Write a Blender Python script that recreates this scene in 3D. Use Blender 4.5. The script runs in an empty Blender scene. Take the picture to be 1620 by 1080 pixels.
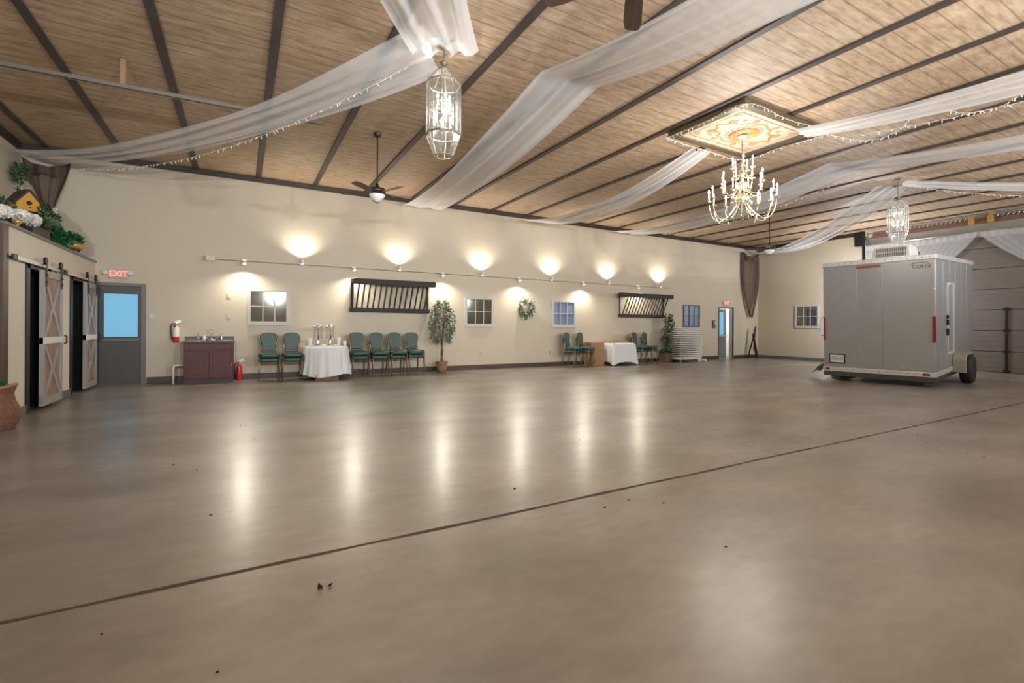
import bpy, math, random
from mathutils import Vector, Matrix
random.seed(7)
PI = math.pi
scn = bpy.context.scene
COL = scn.collection
sin, cos, rad = math.sin, math.cos, math.radians

# ------------------------------------------------------------------ materials
def _new(name):
    m = bpy.data.materials.new(name); m.use_nodes = True
    nt = m.node_tree
    return m, nt, nt.nodes['Principled BSDF'], nt.nodes['Material Output']

def N(nt, typ, **kw):
    n = nt.nodes.new(typ)
    for k, v in kw.items(): setattr(n, k, v)
    return n

def rgba(c): return (c[0], c[1], c[2], 1)

def mat(name, col, rough=0.5, metal=0.0, var=0.08, scale=12, bump=0.0, stretch=(1, 1, 1), spec=0.5, trans=0, emit=None, estr=0, col2=None, coat=0):
    """plain surface: colour varied by object-space noise, with optional bump"""
    m, nt, b, out = _new(name)
    tc = N(nt, 'ShaderNodeTexCoord'); mp = N(nt, 'ShaderNodeMapping')
    mp.inputs['Scale'].default_value = stretch
    nt.links.new(tc.outputs['Object'], mp.inputs['Vector'])
    no = N(nt, 'ShaderNodeTexNoise'); no.inputs['Scale'].default_value = scale; no.inputs['Detail'].default_value = 5
    nt.links.new(mp.outputs[0], no.inputs['Vector'])
    mx = N(nt, 'ShaderNodeMix', data_type='RGBA')
    a = col2 if col2 else tuple(max(0, c * (1 - var)) for c in col)
    d = col if col2 else tuple(min(1, c * (1 + var)) for c in col)
    mx.inputs[6].default_value = rgba(a); mx.inputs[7].default_value = rgba(d)
    nt.links.new(no.outputs['Fac'], mx.inputs[0])
    nt.links.new(mx.outputs[2], b.inputs['Base Color'])
    b.inputs['Roughness'].default_value = rough; b.inputs['Metallic'].default_value = metal
    b.inputs['Specular IOR Level'].default_value = spec
    b.inputs['Transmission Weight'].default_value = trans
    b.inputs['Coat Weight'].default_value = coat
    if bump:
        bp = N(nt, 'ShaderNodeBump'); bp.inputs['Strength'].default_value = bump; bp.inputs['Distance'].default_value = 0.02
        nt.links.new(no.outputs['Fac'], bp.inputs['Height']); nt.links.new(bp.outputs[0], b.inputs['Normal'])
    if emit:
        b.inputs['Emission Color'].default_value = rgba(emit); b.inputs['Emission Strength'].default_value = estr
    return m

def wood(name, c1, c2, axis=2, rough=0.5, scale=6):
    st = [14, 14, 14]; st[axis] = 1.0
    return mat(name, c2, rough=rough, col2=c1, scale=scale, stretch=tuple(x / 4 for x in st), bump=0.15)

def sheer(name, col, alpha=0.4, transl=0.5):
    m = bpy.data.materials.new(name); m.use_nodes = True
    nt = m.node_tree; nt.nodes.clear()
    out = N(nt, 'ShaderNodeOutputMaterial')
    tc = N(nt, 'ShaderNodeTexCoord')
    wv = N(nt, 'ShaderNodeTexNoise'); wv.inputs['Scale'].default_value = 5
    nt.links.new(tc.outputs['Object'], wv.inputs['Vector'])
    d = N(nt, 'ShaderNodeBsdfDiffuse'); t = N(nt, 'ShaderNodeBsdfTranslucent'); tr = N(nt, 'ShaderNodeBsdfTransparent')
    mc = N(nt, 'ShaderNodeMix', data_type='RGBA')
    mc.inputs[6].default_value = rgba([c * 0.93 for c in col]); mc.inputs[7].default_value = rgba(col)
    nt.links.new(wv.outputs['Fac'], mc.inputs[0])
    nt.links.new(mc.outputs[2], d.inputs[0]); nt.links.new(mc.outputs[2], t.inputs[0])
    m1 = N(nt, 'ShaderNodeMixShader'); m1.inputs[0].default_value = transl
    nt.links.new(d.outputs[0], m1.inputs[1]); nt.links.new(t.outputs[0], m1.inputs[2])
    lw = N(nt, 'ShaderNodeLayerWeight'); lw.inputs['Blend'].default_value = 0.35
    mr = N(nt, 'ShaderNodeMapRange')
    mr.inputs['To Min'].default_value = 1 - alpha; mr.inputs['To Max'].default_value = 1.0
    nt.links.new(lw.outputs['Facing'], mr.inputs['Value'])
    m2 = N(nt, 'ShaderNodeMixShader')
    nt.links.new(mr.outputs[0], m2.inputs[0]); nt.links.new(tr.outputs[0], m2.inputs[1]); nt.links.new(m1.outputs[0], m2.inputs[2])
    nt.links.new(m2.outputs[0], out.inputs[0])
    return m

def pane_glass(name, tint=(0.93, 0.97, 0.97), refl=0.12, milk=0):
    m = bpy.data.materials.new(name); m.use_nodes = True
    nt = m.node_tree; nt.nodes.clear()
    out = N(nt, 'ShaderNodeOutputMaterial')
    tr = N(nt, 'ShaderNodeBsdfTransparent'); tr.inputs[0].default_value = rgba(tint)
    g = N(nt, 'ShaderNodeBsdfGlossy'); g.inputs['Roughness'].default_value = 0.08
    lw = N(nt, 'ShaderNodeLayerWeight'); lw.inputs['Blend'].default_value = 0.3
    mr = N(nt, 'ShaderNodeMapRange'); mr.inputs['To Min'].default_value = refl; mr.inputs['To Max'].default_value = 0.45
    nt.links.new(lw.outputs['Fresnel'], mr.inputs['Value'])
    mx = N(nt, 'ShaderNodeMixShader')
    nt.links.new(mr.outputs[0], mx.inputs[0]); nt.links.new(tr.outputs[0], mx.inputs[1]); nt.links.new(g.outputs[0], mx.inputs[2])
    if milk:
        d = N(nt, 'ShaderNodeBsdfTranslucent'); d.inputs[0].default_value = (.9, .95, .95, 1)
        tc = N(nt, 'ShaderNodeTexCoord'); no = N(nt, 'ShaderNodeTexNoise'); no.inputs['Scale'].default_value = 9; nt.links.new(tc.outputs['Object'], no.inputs['Vector'])
        ml = N(nt, 'ShaderNodeMath', operation='MULTIPLY'); ml.inputs[1].default_value = milk * 2; nt.links.new(no.outputs['Fac'], ml.inputs[0])
        m3 = N(nt, 'ShaderNodeMixShader'); nt.links.new(ml.outputs[0], m3.inputs[0])
        nt.links.new(mx.outputs[0], m3.inputs[1]); nt.links.new(d.outputs[0], m3.inputs[2]); mx = m3
    nt.links.new(mx.outputs[0], out.inputs[0])
    return m

def glow(name, col, strength, sample=False):
    m, nt, b, out = _new(name)
    b.inputs['Base Color'].default_value = rgba(col)
    b.inputs['Emission Color'].default_value = rgba(col); b.inputs['Emission Strength'].default_value = strength
    if not sample: m.cycles.emission_sampling = 'NONE'
    return m

def floor_mat():
    m, nt, b, out = _new('stained_concrete')
    tc = N(nt, 'ShaderNodeTexCoord')
    def noise(sc, det, st=(1, 1, 1), dist=0.0, rot=0):
        mp = N(nt, 'ShaderNodeMapping'); mp.inputs['Scale'].default_value = st; mp.inputs['Rotation'].default_value = (0, 0, rot)
        nt.links.new(tc.outputs['Object'], mp.inputs['Vector'])
        n = N(nt, 'ShaderNodeTexNoise'); n.inputs['Scale'].default_value = sc; n.inputs['Detail'].default_value = det
        n.inputs['Distortion'].default_value = dist
        nt.links.new(mp.outputs[0], n.inputs['Vector']); return n
    n1 = noise(0.3, 5); n2 = noise(0.8, 9, (1, 1.8, 1), 0.0, 0.5); n3 = noise(6, 7, (1, 2.2, 1), 0.0, 0.7); n4 = noise(70, 2)
    r1 = N(nt, 'ShaderNodeValToRGB')
    r1.color_ramp.elements[0].position = 0.25; r1.color_ramp.elements[0].color = rgba((0.36, 0.335, 0.312))
    r1.color_ramp.elements[1].position = 0.68; r1.color_ramp.elements[1].color = rgba((0.35, 0.285, 0.215))
    nt.links.new(n1.outputs['Fac'], r1.inputs[0])
    r2 = N(nt, 'ShaderNodeValToRGB')
    r2.color_ramp.elements[0].position = 0.2; r2.color_ramp.elements[0].color = rgba((0.36, 0.35, 0.34))
    r2.color_ramp.elements[1].position = 0.8; r2.color_ramp.elements[1].color = rgba((1.0, 1.0, 1.0))
    nt.links.new(n2.outputs['Fac'], r2.inputs[0])
    r3 = N(nt, 'ShaderNodeValToRGB')
    r3.color_ramp.elements[0].position = 0.2; r3.color_ramp.elements[0].color = rgba((0.72, 0.71, 0.70))
    r3.color_ramp.elements[1].position = 0.8; r3.color_ramp.elements[1].color = rgba((1.0, 1.0, 1.0))
    nt.links.new(n3.outputs['Fac'], r3.inputs[0])
    m1 = N(nt, 'ShaderNodeMix', data_type='RGBA', blend_type='MULTIPLY'); m1.inputs[0].default_value = 1
    nt.links.new(r1.outputs[0], m1.inputs[6]); nt.links.new(r2.outputs[0], m1.inputs[7])
    m2 = N(nt, 'ShaderNodeMix', data_type='RGBA', blend_type='MULTIPLY'); m2.inputs[0].default_value = 1
    nt.links.new(m1.outputs[2], m2.inputs[6]); nt.links.new(r3.outputs[0], m2.inputs[7])
    nt.links.new(m2.outputs[2], b.inputs['Base Color'])
    mr = N(nt, 'ShaderNodeMapRange'); mr.inputs['From Min'].default_value = 0.1; mr.inputs['From Max'].default_value = 0.9
    mr.inputs['To Min'].default_value = 0.20; mr.inputs['To Max'].default_value = 0.40
    nt.links.new(n2.outputs['Fac'], mr.inputs['Value']); b.inputs['Roughness'].default_value = 0.41
    b.inputs['Specular IOR Level'].default_value = 0.9; b.inputs['IOR'].default_value = 1.55
    b.inputs['Coat Weight'].default_value = 0.35; b.inputs['Coat Roughness'].default_value = 0.25; b.inputs['Coat IOR'].default_value = 1.5
    bp = N(nt, 'ShaderNodeBump'); bp.inputs['Strength'].default_value = 0.05; bp.inputs['Distance'].default_value = 0.01
    ad = N(nt, 'ShaderNodeMath', operation='ADD')
    nt.links.new(n3.outputs['Fac'], ad.inputs[0]); nt.links.new(n4.outputs['Fac'], ad.inputs[1])
    nt.links.new(ad.outputs[0], bp.inputs['Height']); nt.links.new(bp.outputs[0], b.inputs['Normal'])
    return m

def ceiling_mat():
    m, nt, b, out = _new('whitewashed_grooved_plywood')
    tc = N(nt, 'ShaderNodeTexCoord')
    def noise(sc, det, st=(1, 1, 1), dist=0.0):
        mp = N(nt, 'ShaderNodeMapping'); mp.inputs['Scale'].default_value = st
        nt.links.new(tc.outputs['Object'], mp.inputs['Vector'])
        n = N(nt, 'ShaderNodeTexNoise'); n.inputs['Scale'].default_value = sc; n.inputs['Detail'].default_value = det; n.inputs['Distortion'].default_value = dist
        nt.links.new(mp.outputs[0], n.inputs['Vector']); return n
    big = noise(0.55, 4, (1, 1, 1), 0.5); grain = noise(3.4, 7, (0.8, 4.5, 1), 0.0); fine = noise(7, 6, (1, 3, 1), 0.0)
    r = N(nt, 'ShaderNodeValToRGB'); e = r.color_ramp.elements
    e[0].position = 0.32; e[0].color = rgba((0.44, 0.315, 0.205)); e[1].position = 0.66; e[1].color = rgba((0.655, 0.52, 0.39))
    nt.links.new(grain.outputs['Fac'], r.inputs[0])
    r2 = N(nt, 'ShaderNodeValToRGB'); e = r2.color_ramp.elements
    e[0].position = 0.35; e[0].color = rgba((0.88, 0.80, 0.71)); e[1].position = 0.65; e[1].color = rgba((1.0, 0.97, 0.93))
    nt.links.new(big.outputs['Fac'], r2.inputs[0])
    r3 = N(nt, 'ShaderNodeValToRGB'); e = r3.color_ramp.elements
    e[0].position = 0.3; e[0].color = rgba((0.80, 0.78, 0.76)); e[1].position = 0.58; e[1].color = rgba((1.0, 1.0, 1.0))
    nt.links.new(fine.outputs['Fac'], r3.inputs[0])
    m1 = N(nt, 'ShaderNodeMix', data_type='RGBA', blend_type='MULTIPLY'); m1.inputs[0].default_value = 1
    nt.links.new(r.outputs[0], m1.inputs[6]); nt.links.new(r2.outputs[0], m1.inputs[7])
    m2 = N(nt, 'ShaderNodeMix', data_type='RGBA', blend_type='MULTIPLY'); m2.inputs[0].default_value = 1
    nt.links.new(m1.outputs[2], m2.inputs[6]); nt.links.new(r3.outputs[0], m2.inputs[7])
    # board grooves every 0.2 m across Y
    sx = N(nt, 'ShaderNodeSeparateXYZ'); nt.links.new(tc.outputs['Object'], sx.inputs[0])
    md = N(nt, 'ShaderNodeMath', operation='PINGPONG'); md.inputs[1].default_value = 0.102
    nt.links.new(sx.outputs['Y'], md.inputs[0])
    lt = N(nt, 'ShaderNodeMapRange'); lt.inputs['From Min'].default_value = 0.004; lt.inputs['From Max'].default_value = 0.011
    lt.inputs['To Min'].default_value = 0.55; lt.inputs['To Max'].default_value = 1
    nt.links.new(md.outputs[0], lt.inputs['Value'])
    m3 = N(nt, 'ShaderNodeMix', data_type='RGBA', blend_type='MULTIPLY'); m3.inputs[0].default_value = 1
    nt.links.new(m2.outputs[2], m3.inputs[6]); nt.links.new(lt.outputs[0], m3.inputs[7])
    nt.links.new(m3.outputs[2], b.inputs['Base Color'])
    b.inputs['Roughness'].default_value = 0.55
    bp = N(nt, 'ShaderNodeBump'); bp.inputs['Strength'].default_value = 0.25; bp.inputs['Distance'].default_value = 0.01
    nt.links.new(grain.outputs['Fac'], bp.inputs['Height']); nt.links.new(bp.outputs[0], b.inputs['Normal'])
    return m

M = {}
M['floor'] = floor_mat(); M['ceiling'] = ceiling_mat()
M['wall'] = mat('cream_wall_paint', (0.55, 0.48, 0.37), 0.6, var=0.03, scale=3, bump=0.05)
M['wall_low'] = mat('pale_partition_paint', (0.66, 0.60, 0.49), 0.5, var=0.03, scale=3)
M['trim'] = wood('dark_brown_trim_wood', (0.022, 0.014, 0.010), (0.05, 0.036, 0.027), 0, 0.45)
M['batten'] = wood('dark_batten_wood', (0.034, 0.026, 0.022), (0.085, 0.068, 0.056), 1, 0.5)
M['base'] = wood('brown_baseboard_wood', (0.035, 0.020, 0.012), (0.075, 0.045, 0.028), 0, 0.45)
M['grey_frame'] = mat('grey_brown_door_frame_paint', (0.135, 0.125, 0.11), 0.4)
M['door'] = mat('dark_grey_door_paint', (0.062, 0.056, 0.052), 0.45, var=0.05)
M['blue_pane'] = glow('blue_daylight_pane', (0.15, 0.40, 0.60), 0.46)
M['steel'] = mat('brushed_steel', (0.55, 0.55, 0.54), 0.3, 1.0, var=0.04)
M['chrome'] = mat('chrome', (0.78, 0.78, 0.77), 0.2, 0.85, var=0.02)
M['black'] = mat('black_metal', (0.012, 0.012, 0.012), 0.4, 0.3)
M['iron'] = mat('dark_iron', (0.03, 0.028, 0.027), 0.35, 0.6)
M['white'] = mat('white_plastic', (0.74, 0.73, 0.69), 0.4, var=0.03)
M['ivory'] = mat('ivory_plate_plastic', (0.56, 0.50, 0.40), 0.4, var=0.03)
M['chair_green'] = mat('green_vinyl', (0.020, 0.060, 0.048), 0.42, var=0.15, scale=9, bump=0.04)
M['chair_gold'] = mat('gold_bronze_tube', (0.27, 0.205, 0.13), 0.35, 0.6, var=0.08)
M['cherry'] = wood('cherry_cabinet_wood', (0.05, 0.010, 0.011), (0.105, 0.022, 0.021), 2, 0.5)
M['granite'] = mat('speckled_granite', (0.26, 0.23, 0.21), 0.15, col2=(0.02, 0.018, 0.018), scale=90)
M['red'] = mat('red_enamel', (0.55, 0.025, 0.03), 0.25, var=0.05)
M['cloth'] = mat('white_cloth', (0.72, 0.72, 0.72), 0.8, var=0.04, scale=6)
M['card'] = mat('brown_cardboard', (0.36, 0.21, 0.11), 0.8, var=0.07)
M['crate'] = wood('reddish_crate_wood', (0.10, 0.03, 0.018), (0.2, 0.07, 0.04), 0, 0.5)
M['leaf'] = mat('green_leaf', (0.05, 0.125, 0.04), 0.45, col2=(0.018, 0.05, 0.018), scale=5)
M['leaf_pale'] = mat('variegated_leaf', (0.24, 0.31, 0.21), 0.45, col2=(0.03, 0.075, 0.032), scale=9)
M['leaf_bright'] = mat('boxwood_leaf', (0.02, 0.20, 0.06), 0.4, col2=(0.008, 0.07, 0.025), scale=7)
M['bark'] = wood('brown_bark', (0.07, 0.045, 0.03), (0.18, 0.12, 0.08), 2, 0.8)
M['wicker'] = mat('wicker', (0.42, 0.26, 0.15), 0.7, col2=(0.16, 0.085, 0.045), scale=40, stretch=(1, 1, 3), bump=0.4)
M['wicker_dark'] = mat('reddish_wicker', (0.30, 0.14, 0.08), 0.6, col2=(0.07, 0.025, 0.015), scale=30, stretch=(1, 1, 4), bump=0.5)
M['brick'] = mat('brown_woven_planter', (0.20, 0.10, 0.07), 0.8, col2=(0.09, 0.045, 0.035), scale=30, bump=0.3)
M['oldpaint'] = mat('worn_white_window_paint', (0.50, 0.485, 0.45), 0.6, var=0.14, scale=25, bump=0.15)
M['olddark'] = mat('worn_dark_window_paint', (0.10, 0.085, 0.07), 0.6, var=0.15, scale=25)
M['mirror'] = mat('aged_mirror', (0.24, 0.25, 0.225), 0.06, 0.9, var=0.15, scale=4)
M['mirror_blue'] = mat('aged_mirror_blue_reflection', (0.19, 0.25, 0.36), 0.35, 0.3, var=0.12, scale=4)  # blue light reflected in the panes is put into their colour
M['rack'] = wood('dark_old_rack_wood', (0.014, 0.010, 0.008), (0.05, 0.038, 0.03), 0, 0.7)
M['brass'] = mat('polished_brass', (0.50, 0.43, 0.30), 0.25, 0.9, var=0.05)
M['antique'] = mat('antique_brass', (0.22, 0.185, 0.14), 0.45, 0.6, var=0.08)
M['bronze'] = mat('oil_rubbed_bronze', (0.06, 0.042, 0.033), 0.35, 0.6, var=0.1)
M['blade'] = wood('walnut_fan_blade', (0.07, 0.042, 0.032), (0.15, 0.10, 0.075), 0, 0.4)
M['frosted'] = mat('frosted_glass_bowl', (0.72, 0.75, 0.74), 0.4, var=0.02, emit=(0.9, 0.95, 1), estr=0.12)
M['sheer'] = sheer('white_sheer_fabric', (0.95, 0.965, 0.985), 0.70, 0.28)
M['sheer_thin'] = sheer('thin_white_sheer_fabric', (0.86, 0.87, 0.88), 0.40, 0.5)
M['brown_sheer'] = sheer('brown_sheer_fabric', (0.21, 0.145, 0.115), 0.35, 0.4)
M['brown_hem'] = mat('brown_fabric_hem', (0.075, 0.042, 0.035), 0.7)
M['glass'] = pane_glass('clear_beveled_glass', (.95, .98, .98), .12, .02)
M['clear'] = pane_glass('clear_acrylic', (0.95, 0.96, 0.96), 0.08)
M['bulb'] = glow('warm_bulb', (1, 0.86, 0.66), 14)
M['bulb_white'] = glow('white_bulb', (1, 0.93, 0.82), 5)
M['mini_bulb'] = mat('clear_mini_bulb', (0.8, 0.78, 0.74), 0.2, var=0.02)
M['lens'] = glow('lamp_lens', (1, 0.9, 0.72), 9)
M['exit_face'] = mat('exit_sign_face', (0.42, 0.39, 0.37), 0.5, var=0.02, emit=(1, 0.5, 0.45), estr=0.03)
M['exit_red'] = glow('exit_letter_red', (1.0, 0.17, 0.13), 1.7)
M['silver'] = mat('silver_trailer_paint', (0.37, 0.37, 0.375), 0.28, 0.5, var=0.035, scale=3, stretch=(1.5, 1.5, 0.2))
M['alu'] = mat('aluminium_trim', (0.62, 0.61, 0.585), 0.35, 0.45, var=0.05)
M['underframe'] = mat('dark_steel_underframe', (0.055, 0.055, 0.05), 0.55, 0.2, var=0.12)
M['tail_red'] = mat('red_tail_lens', (0.20, 0.012, 0.020), 0.25, var=0.08)
M['dull_red'] = mat('faded_red_marker', (0.30, 0.075, 0.06), 0.4)
M['rubber'] = mat('black_rubber', (0.012, 0.011, 0.011), 0.7)
M['fender'] = mat('dusty_fender_metal', (0.42, 0.38, 0.31), 0.4, 0.5, var=0.1)
M['plate'] = mat('plate_white', (0.55, 0.56, 0.50), 0.5, var=0.08)
M['garage'] = mat('brown_grey_garage_panel', (0.155, 0.13, 0.112), 0.42, var=0.08, scale=4)
M['header'] = mat('grey_header_panel', (0.30, 0.275, 0.235), 0.5, var=0.05)
M['redwood'] = wood('reddish_header_wood', (0.10, 0.045, 0.028), (0.24, 0.12, 0.08), 1, 0.6)
M['planks'] = wood('weathered_door_planks', (0.15, 0.085, 0.05), (0.42, 0.28, 0.19), 2, 0.55, 7)
M['door_rail'] = wood('grey_door_rail_with_sheen', (0.24, 0.22, 0.20), (0.42, 0.40, 0.37), 2, 0.35)  # grey rail, lightened to hold its glossy light
M['door_brace'] = wood('brace_wood_with_sheen', (0.24, 0.22, 0.21), (0.46, 0.44, 0.42), 2, 0.3)  # glossy reflection on the braces painted in as pale grey
M['med_panel'] = mat('cream_painted_panel', (0.47, 0.375, 0.26), 0.6, col2=(0.52, 0.44, 0.33), scale=3)
M['med_line'] = mat('grey_brown_painted_line', (0.12, 0.075, 0.05), 0.5)
M['med_scroll'] = mat('ochre_scroll_paint', (0.33, 0.14, 0.04), 0.5, col2=(0.45, 0.23, 0.09), scale=12)
M['med_pink'] = mat('rose_scroll_paint', (0.42, 0.20, 0.13), 0.5, col2=(0.50, 0.30, 0.21), scale=12)
M['lattice'] = mat('dark_gilded_lattice_frame', (0.20, 0.14, 0.07), 0.4, col2=(0.05, 0.038, 0.025), scale=40, metal=0.3)
M['petal'] = mat('white_hydrangea_petal', (0.80, 0.77, 0.73), 0.7, var=0.06, scale=30)
M['yellow'] = mat('golden_birdhouse_paint', (0.60, 0.29, 0.03), 0.55, var=0.15)
M['shingle'] = mat('dark_birdhouse_roof', (0.035, 0.028, 0.025), 0.7, var=0.2)
M['gold'] = mat('gold_basket', (0.62, 0.40, 0.13), 0.35, 0.6, var=0.2, scale=30)
M['planter'] = mat('dark_planter_box', (0.028, 0.014, 0.016), 0.5)
M['ledge'] = mat('dark_grey_ledge_cap', (0.16, 0.15, 0.145), 0.3, var=0.08)
M['hall'] = mat('white_hall_paint', (0.8, 0.79, 0.74), 0.5, var=0.02)
M['grey_door'] = mat('slate_grey_door_paint', (0.17, 0.175, 0.19), 0.4)
M['strut'] = mat('galvanized_strut', (0.20, 0.19, 0.15), 0.4, 0.6, var=0.1)
M['joint'] = mat('dirty_joint_sealant', (0.06, 0.042, 0.03), 0.8, var=0.3, scale=20)
M['debris'] = mat('dark_leaf_litter', (0.02, 0.016, 0.014), 0.8)
M['logo'] = mat('black_decal', (0.02, 0.02, 0.025), 0.4)
M['louvre'] = mat('dark_louvre_gap', (0.14, 0.12, 0.105), 0.7)

# ------------------------------------------------------------------ geometry helpers
class MB:
    def __init__(s): s.v = []; s.f = []
    def add(s, vs, fs, T=None):
        o = len(s.v)
        if T is not None: vs = [T @ Vector(p) for p in vs]
        s.v += [tuple(p) for p in vs]; s.f += [tuple(i + o for i in f) for f in fs]
        return s
    def box(s, x0, x1, y0, y1, z0, z1, T=None):
        vs = [(x0, y0, z0), (x1, y0, z0), (x1, y1, z0), (x0, y1, z0), (x0, y0, z1), (x1, y0, z1), (x1, y1, z1), (x0, y1, z1)]
        return s.add(vs, [(0, 3, 2, 1), (4, 5, 6, 7), (0, 1, 5, 4), (1, 2, 6, 5), (2, 3, 7, 6), (3, 0, 4, 7)], T)
    def bar(s, p0, p1, w, h, up=(0, 0, 1)):
        """rectangular bar from p0 to p1, width w sideways, height h along up"""
        p0 = Vector(p0); p1 = Vector(p1); d = (p1 - p0); L = d.length; d.normalize()
        u = Vector(up); sd = d.cross(u)
        if sd.length < 1e-4: sd = d.cross(Vector((0, 1, 0)))
        sd.normalize(); u = sd.cross(d)
        T = Matrix((d, sd, u)).transposed().to_4x4(); T.translation = p0
        return s.box(0, L, -w / 2, w / 2, -h / 2, h / 2, T)
    def tube(s, pts, r, n=8, closed=False):
        pts = [Vector(p) for p in pts]; m = len(pts)
        rs = r if isinstance(r, (list, tuple)) else [r] * m
        vs = []; prev = None
        for i, p in enumerate(pts):
            if closed: t = pts[(i + 1) % m] - pts[i - 1]
            else: t = pts[min(i + 1, m - 1)] - pts[max(i - 1, 0)]
            t.normalize()
            if prev is None:
                a = Vector((0, 0, 1)) if abs(t.z) < 0.9 else Vector((1, 0, 0))
                u = t.cross(a).normalized()
            else:
                u = prev - t * prev.dot(t)
                u = u.normalized() if u.length > 1e-6 else t.orthogonal().normalized()
            prev = u; w = t.cross(u)
            for k in range(n):
                a = 2 * PI * k / n
                vs.append(p + (u * cos(a) + w * sin(a)) * rs[i])
        fs = []
        for i in range(m if closed else m - 1):
            j = (i + 1) % m
            for k in range(n):
                fs.append((i * n + k, i * n + (k + 1) % n, j * n + (k + 1) % n, j * n + k))
        if not closed: fs += [tuple(range(n - 1, -1, -1)), tuple(range((m - 1) * n, m * n))]
        return s.add(vs, fs)
    def lathe(s, prof, n=24, T=None, c=(0, 0, 0), close=True, phase=0.0):
        vs = []
        for (r, z) in prof:
            for k in range(n):
                a = 2 * PI * k / n + phase
                vs.append((c[0] + r * cos(a), c[1] + r * sin(a), c[2] + z))
        fs = []
        for i in range(len(prof) - 1):
            for k in range(n):
                fs.append((i * n + k, i * n + (k + 1) % n, (i + 1) * n + (k + 1) % n, (i + 1) * n + k))
        if close: fs += [tuple(range(n - 1, -1, -1)), tuple(range((len(prof) - 1) * n, len(prof) * n))]
        return s.add(vs, fs, T)
    def prism(s, outl, y0, y1, T=None):
        """outline in (x, z), extruded along y"""
        n = len(outl)
        vs = [(x, y0, z) for x, z in outl] + [(x, y1, z) for x, z in outl]
        fs = [tuple(range(n)), tuple(range(2 * n - 1, n - 1, -1))]
        for k in range(n): fs.append((k, k + n, (k + 1) % n + n, (k + 1) % n))
        return s.add(vs, fs, T)
    def grid(s, fn, nu, nv, closeu=False):
        vs = [fn(i / (nu if closeu else nu - 1), j / (nv - 1)) for j in range(nv) for i in range(nu)]
        fs = []
        for j in range(nv - 1):
            for i in range(nu if closeu else nu - 1):
                a = j * nu + i; b = j * nu + (i + 1) % nu
                fs.append((a, b, b + nu, a + nu))
        return s.add(vs, fs)
    def ball(s, c, r, n=12, m=8, sc=(1, 1, 1)):
        prof = []
        vs = []
        for j in range(m + 1):
            t = PI * j / m
            for k in range(n):
                a = 2 * PI * k / n
                vs.append((c[0] + r * sc[0] * sin(t) * cos(a), c[1] + r * sc[1] * sin(t) * sin(a), c[2] - r * sc[2] * cos(t)))
        fs = [(j * n + k, j * n + (k + 1) % n, (j + 1) * n + (k + 1) % n, (j + 1) * n + k) for j in range(m) for k in range(n)]
        return s.add(vs, fs)
    def leaf(s, p, d, l, w):
        """a folded pointed leaf at p along direction d"""
        p = Vector(p); d = Vector(d).normalized()
        sd = d.cross(Vector((random.uniform(-1, 1), random.uniform(-1, 1), random.uniform(-1, 1)))).normalized()
        up = sd.cross(d) * (w * 0.35)
        vs = [p, p + d * l * 0.45 + sd * w / 2 + up, p + d * l * 0.45, p + d * l * 0.45 - sd * w / 2 + up, p + d * l]
        return s.add(vs, [(0, 1, 2), (0, 2, 3), (1, 4, 2), (2, 4, 3)])
    def build(s, name, m, parent=None, smooth=False, bevel=0.0, solid=0.0, seg=2):
        me = bpy.data.meshes.new(name); me.from_pydata(s.v, [], s.f); me.update()
        o = bpy.data.objects.new(name, me); COL.objects.link(o)
        me.materials.append(M[m] if isinstance(m, str) else m)
        if parent: o.parent = parent
        if smooth:
            for p in me.polygons: p.use_smooth = True
        if solid:
            md = o.modifiers.new('solid', 'SOLIDIFY'); md.thickness = solid; md.offset = 0
        if bevel:
            md = o.modifiers.new('bevel', 'BEVEL'); md.width = bevel; md.segments = seg; md.limit_method = 'ANGLE'; md.angle_limit = rad(40)
        return o

def tag(o, label, cat, group=None, kind=None):
    o['label'] = label; o['category'] = cat
    if group: o['group'] = group
    if kind: o['kind'] = kind
    return o

def thing(name, label, cat, loc=(0, 0, 0), rz=0, group=None):
    o = bpy.data.objects.new(name, None); COL.objects.link(o)
    o.empty_display_size = 0.1
    o.location = loc; o.rotation_euler = (0, 0, rz)
    return tag(o, label, cat, group)

def struct(o, label=None):
    o['kind'] = 'structure'
    return o

def dup(root, loc, rz=None, label=None, group=None):
    c = root.copy(); COL.objects.link(c); c.location = loc
    if rz is not None: c.rotation_euler = (0, 0, rz)
    if label: c['label'] = label
    if group: c['group'] = group
    for ch in list(root.children):
        k = ch.copy(); COL.objects.link(k); k.parent = c
        for g in list(ch.children):
            q = g.copy(); COL.objects.link(q); q.parent = k
    return c

def text(name, body, size, m, parent=None, loc=(0, 0, 0), rot=(0, 0, 0), ext=0.002, sx=1.0):
    cu = bpy.data.curves.new(name, 'FONT'); cu.body = body; cu.size = size; cu.extrude = ext
    cu.align_x = 'CENTER'; cu.align_y = 'CENTER'
    cu.materials.append(M[m])
    o = bpy.data.objects.new(name, cu); COL.objects.link(o)
    o.location = loc; o.rotation_euler = rot; o.scale = (sx, 1, 1)
    me = bpy.data.meshes.new_from_object(o)
    q = bpy.data.objects.new(name, me); COL.objects.link(q); q.location = loc; q.rotation_euler = rot; q.scale = (sx, 1, 1)
    bpy.data.objects.remove(o); q.name = name
    if parent: q.parent = parent
    return q

def light(name, kind, loc, power, col=(1, 1, 1), size=0.1, rot=(0, 0, 0), spot=None, blend=0.5, size_y=None):
    l = bpy.data.lights.new(name, kind); l.energy = power; l.color = col
    if kind == 'AREA':
        l.size = size
        if size_y: l.shape = 'RECTANGLE'; l.size_y = size_y
    else: l.shadow_soft_size = size
    if spot: l.spot_size = spot; l.spot_blend = blend
    o = bpy.data.objects.new(name, l); COL.objects.link(o); o.location = loc; o.rotation_euler = rot
    return o

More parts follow.
